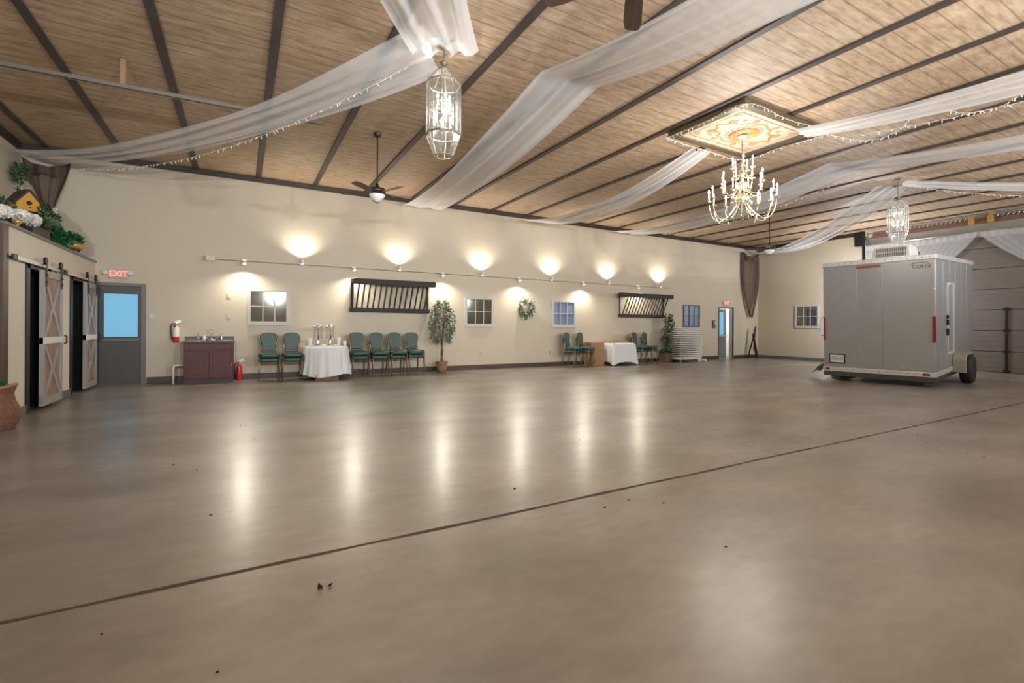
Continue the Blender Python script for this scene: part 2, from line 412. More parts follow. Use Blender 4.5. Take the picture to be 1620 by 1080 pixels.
# ------------------------------------------------------------------ room: dimensions in metres
D = 12.58; H = 4.70; XR = 19.27; XW = -3.67; XL = -2.57; YF = -2.0; YC = 5.3
LZ = 2.53            # ledge height over the small rooms on the left
GY0, GY1, GZ = 2.05, 8.55, 4.12   # garage door opening in the right wall
DX0, DX1, DZ = 16.72, 17.57, 2.04 # doorway at the far end of the long wall

struct(MB().box(XW - .2, XR + .2, YF - .2, D + 2.2, -0.2, 0).build('floor', 'floor'))
j = MB()
def jl(u, v):
    x = XW + u * (XR - XW)
    return (x, 2.775 + (v - .5) * (0.028 + 0.010 * sin(x * 7.3) * sin(x * 2.1)) + 0.004 * sin(x * 3.1), 0.0015)
j.grid(jl, 300, 2)
struct(j.build('joint_line', 'joint', bpy.data.objects['floor']))
j = MB(); j.grid(lambda u, v: (4.66 + (v - .5) * .006 + .004 * sin(u * 60), 2.78 + u * 9.6, 0.0012), 120, 2)
struct(j.build('joint_line', 'joint', bpy.data.objects['floor']))
struct(MB().box(XW - .2, XR + .2, YF - .2, D + .2, H, H + 0.2).build('ceiling', 'ceiling'))
# long back wall with the doorway cut out
w = MB()
w.box(XW - .2, DX0, D, D + .15, 0, H); w.box(DX1, XR + .2, D, D + .15, 0, H); w.box(DX0, DX1, D, D + .15, DZ, H)
struct(w.build('wall_back', 'wall'))
# right wall round the garage opening
w = MB()
w.box(XR, XR + .2, GY1, D, 0, H); w.box(XR, XR + .2, YF, GY0, 0, H); w.box(XR, XR + .2, GY0, GY1, GZ, H)
struct(w.build('wall_right', 'wall'))
struct(MB().box(XW - .2, XW, YF - .2, D, 0, H).build('wall_left', 'wall'))
# front wall behind the camera, with high windows added for fill light
w = MB(); WX = [(-2.4, 1.2), (3.0, 7.0), (8.6, 12.6), (14.4, 18.4)]; wz0, wz1 = 3.25, 4.45
px = XW - .2
for a, b in WX:
    w.box(px, a, YF - .2, YF, 0, H); w.box(a, b, YF - .2, YF, 0, wz0); w.box(a, b, YF - .2, YF, wz1, H); px = b
w.box(px, XR + .2, YF - .2, YF, 0, H)
struct(w.build('wall_front', 'wall'))
for i, (a, b) in enumerate(WX):
    f = MB()
    for k in range(5): 
        x = a + (b - a) * k / 4; f.box(x - .04, x + .04, YF - .15, YF - .05, wz0, wz1)
    for z in (wz0, wz1): f.box(a, b, YF - .15, YF - .05, z - .04, z + .04)
    struct(f.build('window_%d' % (i + 1), 'white'))

# low partition of the small rooms on the left, with its ledge
w = MB()
o1, o2 = (9.02, 9.40), (10.98, 11.62)
w.box(XL - .12, XL, 8.35, o1[0], 0, LZ - .04); w.box(XL - .12, XL, o1[1] + .55, o2[0], 0, LZ - .04); w.box(XL - .12, XL, o2[1] + .35, D, 0, LZ - .04)
w.box(XL - .12, XL, o1[0], o1[1] + .55, 2.05, LZ - .04); w.box(XL - .12, XL, o2[0], o2[1] + .35, 2.05, LZ - .04)
struct(w.build('wall_partition', 'wall_low'))
struct(MB().box(XW, XL + .03, 8.30, D, LZ - .04, LZ).build('trim_1', 'ledge', bevel=.006))
struct(MB().box(XL - .14, XL + .03, 8.20, 8.36, 0, LZ - .04).build('trim_2', 'base', bevel=.006))
for i, (y0, y1) in enumerate(((o1[0], o1[1] + .55), (o2[0], o2[1] + .35))):   # dark jambs of the two openings
    w = MB(); w.box(XL - .3, XL + .015, y0 - .03, y0 + .10, 0, 2.08); w.box(XL - .3, XL + .015, y1 - .1, y1 + .03, 0, 2.08); w.box(XL - .3, XL + .015, y0, y1, 2.02, 2.09)
    w.box(XL - .34, XL - .3, y0, y1, 0, 2.05)
    struct(w.build('trim_%d' % (i + 3), 'black'))

# trim along the wall tops, baseboards and ceiling battens
struct(MB().box(XW, XR, D - .025, D, H - .135, H).build('trim_5', 'trim'))
struct(MB().box(XW, XW + .025, YF, D, H - .17, H).build('trim_6', 'trim'))
struct(MB().box(XR - .025, XR, GY1, D, H - .135, H).build('trim_7', 'trim'))
b = MB(); b.box(-1.72, DX0 - .05, D - .02, D, 0, .135); b.box(DX1 + .05, XR, D - .02, D, 0, .135)
struct(b.build('baseboard_back', 'base', bevel=.004))
struct(MB().box(XR - .02, XR, GY1 + .1, D, 0, .12).build('baseboard_right', 'grey_frame', bevel=.004))
b = MB(); b.box(XL, XL + .02, 8.36, o1[0] - .03, 0, .13); b.box(XL, XL + .02, 9.98, o2[0] - .03, 0, .13); b.box(XL, XL + .02, 12.0, D, 0, .13)
struct(b.build('baseboard_left', 'grey_frame', bevel=.004))
for k in range(19):
    x = -3.31 + 1.22 * k
    struct(MB().box(x - .05, x + .05, YF, D - .03, H - .03, H).build('trim_%d' % (k + 8), 'batten'))

# ------------------------------------------------------------------ doors
# door_1: grey exit door at the left end of the long wall
d1 = thing('door_1', 'dark grey exit door with a glowing blue pane beside the barn doors', 'door', (0, D, 0)); d1['kind'] = 'structure'
f = MB(); f.box(-2.60, -2.515, -.06, 0, 0, 2.10); f.box(-1.815, -1.735, -.06, 0, 0, 2.10); f.box(-2.515, -1.815, -.06, 0, 2.035, 2.10)
f.build('door_frame', 'grey_frame', d1, bevel=.004)
f = MB(); f.box(-2.515, -2.42, -.035, 0, .01, 2.03); f.box(-1.87, -1.815, -.035, 0, .01, 2.03); f.box(-2.42, -1.87, -.035, 0, .01, .99); f.box(-2.42, -1.87, -.035, 0, 1.875, 2.03)
f.build('door_leaf', 'door', d1)
MB().box(-2.42, -1.87, -.022, -.012, .99, 1.875).build('door_glass', 'blue_pane', d1)
f = MB(); f.box(-2.47, -1.835, -.085, -.055, .90, .955); f.box(-2.47, -2.43, -.06, -.035, .89, .965); f.box(-1.88, -1.84, -.06, -.035, .89, .965)
f.build('push_bar', 'grey_frame', d1, bevel=.004)
# door_2: doorway at the far end with its door standing ajar into a white hall
d2 = thing('door_2', 'doorway near far corner with slate grey door ajar into white hall', 'door', (DX0, D, 0)); d2['kind'] = 'structure'
ow = DX1 - DX0
f = MB(); f.box(-.05, 0, -.03, .02, 0, DZ + .05); f.box(ow, ow + .05, -.03, .02, 0, DZ + .05); f.box(0, ow, -.03, .02, DZ, DZ + .05)
f.build('door_frame', 'grey_frame', d2)
f = MB(); f.box(ow - .012, ow, .02, .15, 0, DZ); f.box(0, ow, .02, .15, DZ - .012, DZ); f.build('jamb_lining', 'hall', d2)
T = Matrix.Translation((0.01, .13, 0)) @ Matrix.Rotation(rad(11), 4, 'Z')
f = MB(); f.box(0, .10, -.02, .02, .01, 2.02, T); f.box(.62, .82, -.02, .02, .01, 2.02, T); f.box(.10, .62, -.02, .02, .01, .98, T); f.box(.10, .62, -.02, .02, 1.90, 2.02, T)
lf = f.build('door_leaf', 'grey_door', d2)
MB().box(.10, .62, -.005, .005, .98, 1.90, T).build('door_glass', 'blue_pane', d2)
MB().box(.06, .78, -.07, -.03, .90, .97, T).build('push_bar', 'alu', d2, bevel=.004)
w = MB(); w.box(DX0 - .4, DX1 + .9, D + 1.9, D + 2.0, 0, 2.5); w.box(DX0 - .5, DX0 - .4, D + .15, D + 2, 0, 2.5); w.box(DX1 + .9, DX1 + 1.0, D + .15, D + 2, 0, 2.5); w.box(DX0 - .5, DX1 + 1, D + .15, D + 2, 2.5, 2.6)
struct(w.build('wall_hall', 'hall'))

def barn_door(label, y0, y1):
    yc = (y0 + y1) / 2; hw = (y1 - y0) / 2
    t = thing('barn_door', label, 'sliding door', (XL, yc, 0), 0, 'sliding barn doors')
    zb, zt, zm = .05, 2.03, 1.0
    MB().box(.045, .07, -hw + .02, hw - .02, zb + .02, zt - .02).build('plank_panel', 'planks', t)
    r = MB(); fw = .085
    r.box(.04, .09, -hw, -hw + fw, zb, zt); r.box(.04, .09, hw - fw, hw, zb, zt)
    r.box(.04, .089, -hw + fw, hw - fw, zb, zb + .11); r.box(.04, .089, -hw + fw, hw - fw, zt - .10, zt)
    r.build('door_frame', 'door_rail', t, bevel=.003)
    MB().box(.04, .094, -hw, hw, zm - .05, zm + .05).build('middle_rail', 'white', t, bevel=.003)
    for (a, b2) in ((zb + .11, zm - .05), (zm + .05, zt - .10)):
        for sg in (-1, 1):
            p0 = Vector((.079, -sg * (hw - fw), a)); p1 = Vector((.079, sg * (hw - fw), b2))
            m = MB(); m.bar(p0, p1, .06, .018 if sg > 0 else .016, (1, 0, 0)); m.build('brace', 'door_brace', t)
    for yy in (-hw + .09, hw - .09):
        h = MB(); h.bar((.10, yy, 1.80), (.10, yy, 2.15), .045, .008, (1, 0, 0)); h.lathe([(.01, -.014), (.058, -.014), (.058, .014), (.01, .014)], 20, Matrix.Translation((.085, yy, 2.165)) @ Matrix.Rotation(PI / 2, 4, 'Y'))
        h.lathe([(.012, 0), (.012, .012)], 8, Matrix.Translation((.104, yy, 1.86)) @ Matrix.Rotation(PI / 2, 4, 'Y')); h.lathe([(.012, 0), (.012, .012)], 8, Matrix.Translation((.104, yy, 1.96)) @ Matrix.Rotation(PI / 2, 4, 'Y'))
        h.build('roller_hanger', 'iron', t)
    MB().tube([(.12, hw - .05, .93), (.15, hw - .05, .95), (.15, hw - .05, 1.05), (.12, hw - .05, 1.07)], .012, 8).build('door_handle', 'iron', t, smooth=True)
    return t
barn_door('sliding barn door with grey frame and dark X braces, nearest of two', 9.36, 10.22)
barn_door('sliding barn door with white middle rail, beside the dark exit door', 11.56, 12.34)
for lab, y0, y1 in (('black sliding-door track with rollers above the nearer barn door', 8.37, 10.34), ('black sliding-door track above the barn door next to exit door', 10.42, 12.44)):
    t = thing('door_track', lab, 'door track', (XL, y0, 2.10), 0, 'barn door tracks')
    L = y1 - y0
    MB().box(.05, .06, .02, L - .02, -.025, .025).build('rail', 'alu', t)
    for yy in (.06, L - .06): MB().box(.045, .075, yy - .06, yy + .06, -.032, .036).build('end_stop', 'black', t, bevel=.004)
    for k in range(5):
        yy = .12 + (L - .24) * k / 4; MB().box(0, .055, yy - .012, yy + .012, -.012, .012).build('standoff', 'iron', t)

# ------------------------------------------------------------------ exit signs
def exit_sign(label, x, zc, w, h):
    t = thing('exit_sign', label, 'exit sign', (x, D, zc), 0, 'lit exit signs')
    MB().box(-w / 2, w / 2, -.05, 0, -h / 2, h / 2).build('housing', 'exit_face', t, bevel=.006)
    text('lettering', 'EXIT', h * .86, 'exit_red', t, (0, -.054, 0), (PI / 2, 0, 0), .004, .92)
    for sg in (-1, 1):
        l = MB(); l.lathe([(.02, 0), (.045, .03), (.05, .07), (.01, .075)], 14, Matrix.Translation((sg * (w / 2 + .055), -.03, -.01)) @ Matrix.Rotation(rad(60), 4, 'X')); l.box(sg * w / 2 - .02, sg * (w / 2 + .06), -.03, -.015, -.012, .012)
        l.build('lamp_head', 'white', t, smooth=False)
    return t
exit_sign('lit red exit sign with lamp heads above the dark grey door', -2.19, 2.285, .30, .19)
exit_sign('small lit red exit sign above the open far doorway', 17.14, 2.255, .30, .20)

# ------------------------------------------------------------------ wall plates
def plate(name, label, cat, x, z, w=.075, h=.115, m='ivory', kind='switch', wall='back', y=0):
    t = thing(name, label, cat, (x, D, z))
    MB().box(-w / 2, w / 2, -.008, 0, -h / 2, h / 2).build('cover_plate', m, t, bevel=.002)
    if kind == 'switch':
        MB().box(-.012, .012, -.016, -.006, -.022, .022).build('toggle', 'white', t)
    else:
        for s_ in (-.025, .025): MB().box(-.017, .017, -.012, -.006, s_ - .015, s_ + .015).build('socket', 'strut', t, bevel=.003)
    return t
plate('light_switch', 'ivory light switch plate right of the dark exit door', 'switch', -1.64, 1.425, .10, .12)
plate('wall_plate', 'small ivory wall plate above the sink, the upper one', 'wall plate', -.237, 1.90, m='wall')
plate('wall_plate', 'small ivory wall plate above the sink, the lower one', 'wall plate', -.235, 1.447, m='wall')
plate('power_outlet', 'power outlet low on wall under the chandelier-reflecting window mirror', 'outlet', 6.114, .445, kind='o')
plate('power_outlet', 'power outlet low on wall below the bluish window mirror', 'outlet', 8.54, .446, kind='o')
plate('power_outlet', 'power outlet low on wall beside the white post stand', 'outlet', 15.83, .466, kind='o')
t = thing('wall_phone', 'grey wall box left of the open far doorway', 'wall box', (16.40, D, 1.40))
MB().box(-.09, .06, -.05, 0, -.16, .16).build('box_body', 'grey_frame', t, bevel=.01)
MB().box(.0, .10, -.06, 0, -.02, .12).build('cover', 'ivory', t, bevel=.006)

# ------------------------------------------------------------------ track lighting
TZ = 2.725; TY = D - .11
t = thing('lighting_track', 'long thin track rail for wall lamps along the cream wall', 'lighting track', (0, TY, TZ))
MB().box(-.55, 13.95, -.012, .012, -.014, .014).build('rail', 'wall', t)
MB().box(-.68, -.50, -.03, .11, -.06, .06).build('feed_box', 'ivory', t, bevel=.006)
for k in range(12): MB().box(.3 + 1.15 * k, .33 + 1.15 * k, .0, .11, -.01, .01).build('wall_bracket', 'wall', t)
DOWN = [.07, 2.48, 4.86, 7.32, 9.74, 12.18]; UP = [1.28, 3.65, 6.08, 8.51, 10.85, 13.30]
dl = ['above the sink and first window mirror', 'at the left end of the larger hay rack', 'above the leafy ficus tree',
      'above the small wreath', 'above and right of the bluish window mirror', 'above the farther hay rack']
ul = ['above the first pair of green chairs', 'over the middle of the larger hay rack', 'over the window mirror beside the ficus',
      'between wreath and bluish window mirror', 'left of the farther hay rack', 'last on the track over the vine plant']
WARM = (1.0, 0.92, 0.78)
for xs, labs, sg in ((DOWN, dl, -1), (UP, ul, 1)):
    for x, lb in zip(xs, labs):
        t = thing('track_spotlight', ('white track lamp shining down ' if sg < 0 else 'white track lamp shining up ') + lb, 'track lamp', (x, TY, TZ), 0, 'track lamps on the long wall')
        MB().box(-.045, .045, -.03, .02, -.03, .012).build('adapter', 'white', t, bevel=.004)
        T = Matrix.Translation((0.0, -.05, sg * .03)) @ Matrix.Rotation(0 if sg > 0 else PI - rad(22), 4, 'X')
        MB().lathe([(.018, -.02), (.03, .0), (.048, .075), (.045, .075), (.03, .02)], 18, T, close=False).build('lamp_shade', 'white', t, smooth=True)
        MB().lathe([(.0, .05), (.040, .05)], 18, T, close=False).build('lens', 'lens', t)
        p = (x, TY - (.05 if sg > 0 else .09), TZ + sg * .115)
        light('track_spot', 'SPOT', p, 62 if sg > 0 else 84, WARM, .035, (PI, 0, 0) if sg > 0 else (rad(-28), 0, 0), rad(140 if sg > 0 else 165), .9 if sg > 0 else .7)

# ------------------------------------------------------------------ old windows hung as mirrors
def old_window(label, w, h, loc, rz, ncol, nrow, fm='oldpaint', pm='mirror', fw=.072, colw=None):
    t = thing('window_mirror', label, 'window mirror', loc, rz, 'old window sashes used as wall mirrors')
    f = MB(); f.box(-w / 2, -w / 2 + fw, -.04, 0, 0, h); f.box(w / 2 - fw, w / 2, -.04, 0, 0, h); f.box(-w / 2 + fw, w / 2 - fw, -.04, 0, 0, fw * 1.25); f.box(-w / 2 + fw, w / 2 - fw, -.04, 0, h - fw * .7, h)
    f.build('sash_frame', fm, t, bevel=.004)
    iw = w - 2 * fw; z0 = fw * 1.25; ih = h - z0 - fw * .7
    mu = MB()
    for i in range(1, ncol): 
        x = -iw / 2 + iw * i / ncol; mu.box(x - .011, x + .011, -.032, -.004, z0, z0 + ih)
    for k in range(1, nrow):
        z = z0 + ih * k / nrow; mu.box(-iw / 2, iw / 2, -.03, -.004, z - .011, z + .011)
    mu.build('muntin', fm, t)
    MB().box(-iw / 2, iw / 2, -.012, -.004, z0, z0 + ih).build('mirror_pane', pm, t)
    return t
old_window('white six-pane window mirror above the first green chairs', .89, .84, (.575, D, 1.245), 0, 3, 2)
old_window('grey six-pane window mirror between ficus tree and wreath', .93, .85, (6.05, D, 1.235), 0, 3, 2)
old_window('window mirror with bluish panes right of the wreath', .95, .86, (9.055, D, 1.23), 0, 3, 2, pm='mirror_blue')
old_window('dark framed window mirror above the white folded chairs', .91, .86, (15.09, D, 1.26), 0, 3, 2, 'olddark', 'mirror_blue', .04)
old_window('six-pane window mirror on the right wall beside the trailer', .92, .90, (XR, 10.54, 1.255), -PI / 2, 3, 2)

# ------------------------------------------------------------------ hay racks
def hay_rack(label, xb0, xb1, xt0, xt1, n):
    t = thing('hay_rack', label, 'hay rack', (xb0, D, 0), 0, 'old hay racks on the wall')
    L = xb1 - xb0; a = xt0 - xb0; b = xt1 - xb0
    MB().box(0, L, -.11, -.02, 1.60, 1.71).build('bottom_rail', 'rack', t, bevel=.008)
    MB().box(a, b, -.42, -.31, 2.29, 2.43).build('top_rail', 'rack', t, bevel=.008)
    for k in range(n):
        u = (k + .5) / n
        MB().tube([(.08 + (L - .16) * u, -.065, 1.66), (.10 + (L - .16) * u, -.365, 2.34)], .021, 7).build('slat', 'rack', t)
    for x0, x1 in ((.05, .07), (L - .05, L - .03)):
        MB().bar((x1, -.365, 2.37), (x1, -.0, 2.40), .06, .09).build('end_bracket', 'rack', t)
        MB().bar((x0, -.05, 1.66), (x1, -.03, 2.40), .045, .05).build('side_post', 'rack', t)
    wm = MB()
    for k in range(60):
        u = random.random(); v = random.random() * .9
        p = Vector((.06 + (L - .12) * u, -.075 - .30 * v, 1.70 + .62 * v))
        q = p + Vector((random.uniform(-.12, .12), random.uniform(.0, .04), random.uniform(-.15, .15)))
        wm.tube([p, (p + q) / 2 + Vector((.02, 0, .01)), q], .0022, 4)
    wm.build('dry_vine', 'bark', t)
    return t
hay_rack('large dark wooden hay rack above the row of four chair stacks', 2.40, 4.50, 2.44, 4.56, 14)
hay_rack('farther dark wooden hay rack above the white draped square table', 11.36, 13.58, 11.14, 13.66, 15)

# ------------------------------------------------------------------ wreath
t = thing('wreath', 'small leafy wreath with white blossoms hung on the cream wall', 'wreath', (7.60, D - .075, 1.81))
MB().tube([(0, .005, .22), (0, .070, .24)], .004, 6).build('hook', 'iron', t)
m = MB(); m.tube([(.2 * cos(a), 0, .2 * sin(a)) for a in [2 * PI * k / 28 for k in range(28)]], .035, 8, True); m.build('ring', 'bark', t)
m = MB(); m2 = MB()
for k in range(420):
    a = random.uniform(0, 2 * PI); r = .2 + random.gauss(0, .05); p = (r * cos(a), random.uniform(-.06, .02), r * sin(a))
    d = (cos(a + random.gauss(0, .9)), random.uniform(-.8, .1), sin(a + random.gauss(0, .9)))
    (m2 if k % 4 == 0 else m).leaf(p, d, random.uniform(.06, .12), .035)
m.build('leaves', 'leaf_pale', t); m2.build('blossoms', 'petal', t)

# ------------------------------------------------------------------ fire extinguishers
def extinguisher(label, loc, body_bottom, z0):
    t = thing('fire_extinguisher', label, 'fire extinguisher', loc)
    MB().lathe([(.0, 0), (.055, .003), (.06, .02), (.06, .28), (.052, .32), (.03, .345), (.022, .37)], 20).build('tank', 'red', t, smooth=True)
    MB().lathe([(.0615, .12), (.0615, .285), (.0535, .322)], 20, close=False).build('paper_band', body_bottom, t, smooth=True)
    v = MB(); v.lathe([(.022, .36), (.025, .40), (.015, .42)], 12); v.bar((-.02, 0, .41), (.10, 0, .44), .02, .014); v.bar((-.02, 0, .43), (.09, 0, .48), .02, .012)
    v.build('valve', 'steel', t)
    MB().tube([(-.02, 0, .40), (-.07, 0, .39), (-.095, 0, .33), (-.09, 0, .22), (-.075, 0, .12), (-.07, 0, .06)], .011, 8).build('hose', 'black', t, smooth=True)
    return t
extinguisher('red and white fire extinguisher hung on wall left of the sink', (-1.21, D - .075, .87), 'white', 0)
extinguisher('red fire extinguisher standing on floor right of the sink cabinet', (-.02, 12.44, 0), 'red', 0)

# ------------------------------------------------------------------ sink cabinet
t = thing('sink_cabinet', 'dark cherry sink cabinet with granite top beside the exit door', 'cabinet', (-.585, 12.31, 0))
m = MB(); m.box(-.455, .455, -.23, .25, .09, .865); m.build('body', 'cherry', t, bevel=.004)
MB().box(-.455, .455, -.20, .25, 0, .09).build('toe_kick', 'planter', t)
MB().box(-.45, .45, -.243, -.23, .71, .85).build('false_front', 'cherry', t, bevel=.006)
for sg in (-1, 1):
    x0, x1 = sorted((sg * .008, sg * .445))
    dr = MB(); dr.box(x0, x1, -.245, -.23, .11, .69); q = dr.build('cabinet_door', 'cherry', t, bevel=.006)
    pz = MB(); pz.box(x0 + .06, x1 - .06, -.252, -.243, .17, .63); pz.build('door_panel', 'cherry', q, bevel=.008)
    MB().ball((sg * .41, -.26, .38), .014).build('knob', 'steel', q, smooth=True)
ct = MB(); ct.box(-.485, .485, -.265, .26, .865, .905); ct.box(-.46, .46, .235, .262, .905, .995); ct.build('countertop', 'granite', t, bevel=.005)
for x in (-.26, .30):
    s_ = MB(); s_.lathe([(.0, -.05), (.11, -.045), (.135, .004), (.15, .008), (.155, .003)], 24, c=(x, -.02, .904)); s_.build('basin', 'chrome', t, smooth=True)
fa = MB(); fa.lathe([(.03, 0), (.025, .03), (.014, .05)], 14, c=(.03, .16, .905)); fa.tube([(.03, .16, .93), (.03, .16, 1.10)] + [(.03, .16 - .07 + .07 * cos(a), 1.10 + .07 * sin(a)) for a in [PI * k / 10 for k in range(1, 11)]] + [(.03, .02, 1.06)], .010, 10)
fa.tube([(-.05, .16, .92), (.11, .16, .92)], .012, 8)
for x in (-.05, .11): fa.tube([(x, .16, .92), (x, .16, .96), (x + (.03 if x > 0 else -.03), .13, .965)], .008, 8)
fa.build('faucet', 'chrome', t, smooth=True)
def dispenser(label, x, y, m, h):
    q = thing('soap_dispenser', label, 'soap dispenser', (x, y, .905))
    MB().lathe([(.0, 0), (.032, .002), (.034, h * .55), (.014, h * .7), (.012, h * .78)], 14).build('bottle', m, q, smooth=True)
    MB().tube([(0, 0, h * .75), (0, 0, h), (.0, -.045, h)], .006, 8).build('pump', 'chrome', q, smooth=True)
dispenser('clear soap bottle on the granite counter left of faucet', -.80, 12.40, 'clear', .17)
dispenser('small white soap bottle between clear bottle and faucet', -.69, 12.42, 'white', .13)
dispenser('tall chrome soap pump on granite counter right of faucet', -.37, 12.44, 'steel', .16)
t = MB(); t.tube([(-1.225, 12.25, 0), (-1.225, 12.25, .34), (-1.215, 12.25, .375), (-1.185, 12.25, .39), (-1.05, 12.25, .39)], .024, 12)
tag(t.build('drain_pipe', 'white', smooth=True), 'white drain pipe bending from floor into the sink cabinet', 'pipe')

# ------------------------------------------------------------------ banquet chairs
def oval_back(s_=1.0, n=26):
    """back outline: narrow waist, wide shoulders, rounded top"""
    pts = []
    half = [(.115, 0), (.135, .03), (.145, .10), (.165, .20), (.185, .28), (.188, .32), (.175, .36), (.14, .392), (.08, .41), (0, .416)]
    right = [(x * s_, z) for x, z in half]; left = [(-x * s_, z) for x, z in reversed(half[:-1])]
    return right + left
def make_chair(name, label):
    t = thing(name, label, 'chair')
    m = MB()
    def seat(u, v):
        # superellipse pad
        a = 2 * PI * u; r = [0.0, .86, .97, 1.0, 1.0, .96, .7, 0.0][min(7, int(v * 7 + .5))]; zz = [.43, .43, .437, .455, .49, .515, .527, .532][min(7, int(v * 7 + .5))]
        c, s2 = cos(a), sin(a); e = .45
        x = .225 * (abs(c) ** e) * (1 if c >= 0 else -1); y = .225 * (abs(s2) ** e) * (1 if s2 >= 0 else -1)
        return (x * r * (1 - .05 * (y > 0)), y * r - .02, zz)
    m.grid(seat, 40, 8, True); m.build('seat', 'chair_green', t, smooth=True)
    T = Matrix.Translation((0, .185, .555)) @ Matrix.Rotation(rad(-9), 4, 'X')
    o = oval_back(.93); m = MB(); m.prism([(x, z + .012) for x, z in o], -.032, .02, T)
    m.build('backrest', 'chair_green', t, bevel=.014, seg=3)
    o = oval_back(1.0)
    fr = [T @ Vector((x, 0, z)) for x, z in o]
    m = MB(); m.tube(fr, .0125, 8, True); m.build('back_frame', 'chair_gold', t, smooth=True)
    for sg in (-1, 1):
        MB().tube([(sg * .195, -.19, .44), (sg * .20, -.20, .22), (sg * .205, -.215, 0)], [.015, .0135, .011], 8).build('leg', 'chair_gold', t, smooth=True)
        MB().tube([tuple(T @ Vector((sg * .15, 0, .14))), (sg * .165, .19, .58), (sg * .18, .185, .45), (sg * .19, .205, .25), (sg * .195, .245, 0)], [.012, .014, .015, .0135, .011], 8).build('leg', 'chair_gold', t, smooth=True)
    return t
STACKS = [  # x, y, turn, where
    (.56, 12.05, 0, 'first stack right of the sink cabinet'), (1.03, 12.05, 0, 'stack left of the round draped table'),
    (2.53, 12.08, rad(4), 'stack right of the round draped table'), (3.01, 12.10, rad(4), 'second stack right of the round table'),
    (3.475, 12.10, rad(4), 'third stack right of the round table'), (3.94, 12.12, rad(4), 'stack nearest the ficus tree'),
    (9.02, 12.10, rad(24), 'stack below the bluish window mirror'), (9.55, 12.10, rad(24), 'stack left of the tall cardboard box'),
    (11.86, 12.08, rad(18), 'stack right of the square draped table'), (12.34, 12.08, rad(18), 'stack nearest the vine plant')]
chair0 = None
GRPS = ['green chairs left of the round table'] * 2 + ['green chairs left of the ficus'] * 4 + ['green chairs by the cardboard box'] * 2 + ['green chairs by the vine plant'] * 2
for (x, y, rz, where), g in zip(STACKS, GRPS):
    for lvl in (0, 1):
        lab = 'green banquet chair with gold legs, %s of the %s' % ('upper' if lvl else 'lower', where)
        dx, dy = .05 * sin(rz) * lvl, -.05 * cos(rz) * lvl
        if chair0 is None:
            chair0 = make_chair('banquet_chair', lab); chair0.location = (x, y, 0); chair0.rotation_euler = (0, 0, rz); chair0['group'] = g
        else: dup(chair0, (x + dx, y + dy, .105 * lvl), rz, lab, g)

# ------------------------------------------------------------------ round table, cloth, beverage dispensers
TX, TYc = 1.77, 11.95
t = thing('round_table', 'round table hidden under the white cloth left of chairs', 'table', (TX, TYc, 0))
MB().lathe([(.0, .735), (.45, .735), (.46, .75), (.45, .762), (.0, .762)], 40).build('tabletop', 'card', t)
MB().lathe([(.03, .02), (.03, .74)], 14).build('leg', 'black', t)
MB().lathe([(.0, 0), (.28, .005), (.26, .025), (.03, .04)], 24).build('base', 'black', t)
m = MB()
def cloth(u, v):
    a = 2 * PI * u
    if v < .3: r = .47 * v / .3; z = .768
    else:
        k = (v - .3) / .7; f = .022 * k * (sin(15 * a) + .6 * sin(9 * a + 1)) + .012 * k * sin(23 * a + 2)
        r = .47 + .012 * min(1, k * 8) + .065 * k + f; z = .768 - .008 * min(1, k * 8) - (.655 + .03 * sin(3 * a + 1.2)) * k
    return (TX + r * cos(a), TYc + r * sin(a), z)
m.grid(cloth, 180, 26, True)
tag(m.build('tablecloth', 'cloth', smooth=True), 'white cloth hanging in folds over the round drinks table', 'tablecloth')
m = MB(); m.box(TX - .30, TX + .20, TYc - .60 + .14, TYc - .30, 0, .13)
tag(m.build('wooden_crate', 'crate', bevel=.006), 'low reddish wooden crate under the white round tablecloth', 'crate')
m = MB(); m.lathe([(.0, 0), (.30, .002), (.33, .022), (.32, .024), (.29, .01), (.0, .008)], 40, c=(TX - .06, TYc - .03, .769))
tag(m.build('serving_tray', 'white', smooth=True), 'white oval tray under the two beverage dispensers', 'tray')
for x, lb in ((TX - .20, 'clear beverage dispenser with chrome lid, left of the pair'), (TX + .07, 'clear beverage dispenser with chrome lid, right of the pair')):
    t = thing('beverage_dispenser', lb, 'beverage dispenser', (x, TYc - .03, .778), 0, 'drink dispensers on the round table')
    MB().lathe([(.0, 0), (.11, .002), (.10, .018), (.03, .03), (.022, .05), (.03, .13), (.02, .16)], 24).build('stand', 'chrome', t, smooth=True)
    MB().lathe([(.10, .16), (.10, .175), (.095, .185), (.098, .16)], 28).build('collar', 'chrome', t, smooth=True)
    MB().lathe([(.092, .17), (.092, .43)], 28, close=False).build('tank', 'clear', t, smooth=True)
    MB().lathe([(.0, .20), (.02, .20), (.02, .42), (.0, .42)], 14).build('ice_tube', 'clear', t, smooth=True)
    MB().lathe([(.104, .42), (.106, .445), (.085, .475), (.04, .492), (.012, .497), (.014, .515), (.0, .522)], 28).build('lid', 'chrome', t, smooth=True)
    MB().tube([(0, -.09, .19), (0, -.135, .19), (0, -.14, .16)], .012, 8).build('tap', 'iron', t)
    MB().tube([(0, -.12, .19), (0, -.12, .26)], .009, 8).build('tap_lever', 'black', t)
for x, y, h, lb in ((TX - .37, TYc - .08, .19, 'tall white cup sleeve at left edge of the drinks table'), (TX + .40, TYc - .05, .12, 'short white cup sleeve at right edge of the drinks table'), (TX + .30, TYc + .15, .19, 'white cup sleeve behind the tray on drinks table')):
    m = MB(); n = int(h / .022); prof = [(.0, 0), (.034, 0)]
    for k in range(n): prof += [(.036 + .008 * k / n, .022 * k + .003), (.040 + .008 * k / n, .022 * k + .02)]
    prof += [(.04, h), (.0, h - .01)]
    m.lathe(prof, 16, c=(x, y, .769)); tag(m.build('cup_sleeve', 'white', smooth=True), lb, 'cups', 'white cups on the round table')

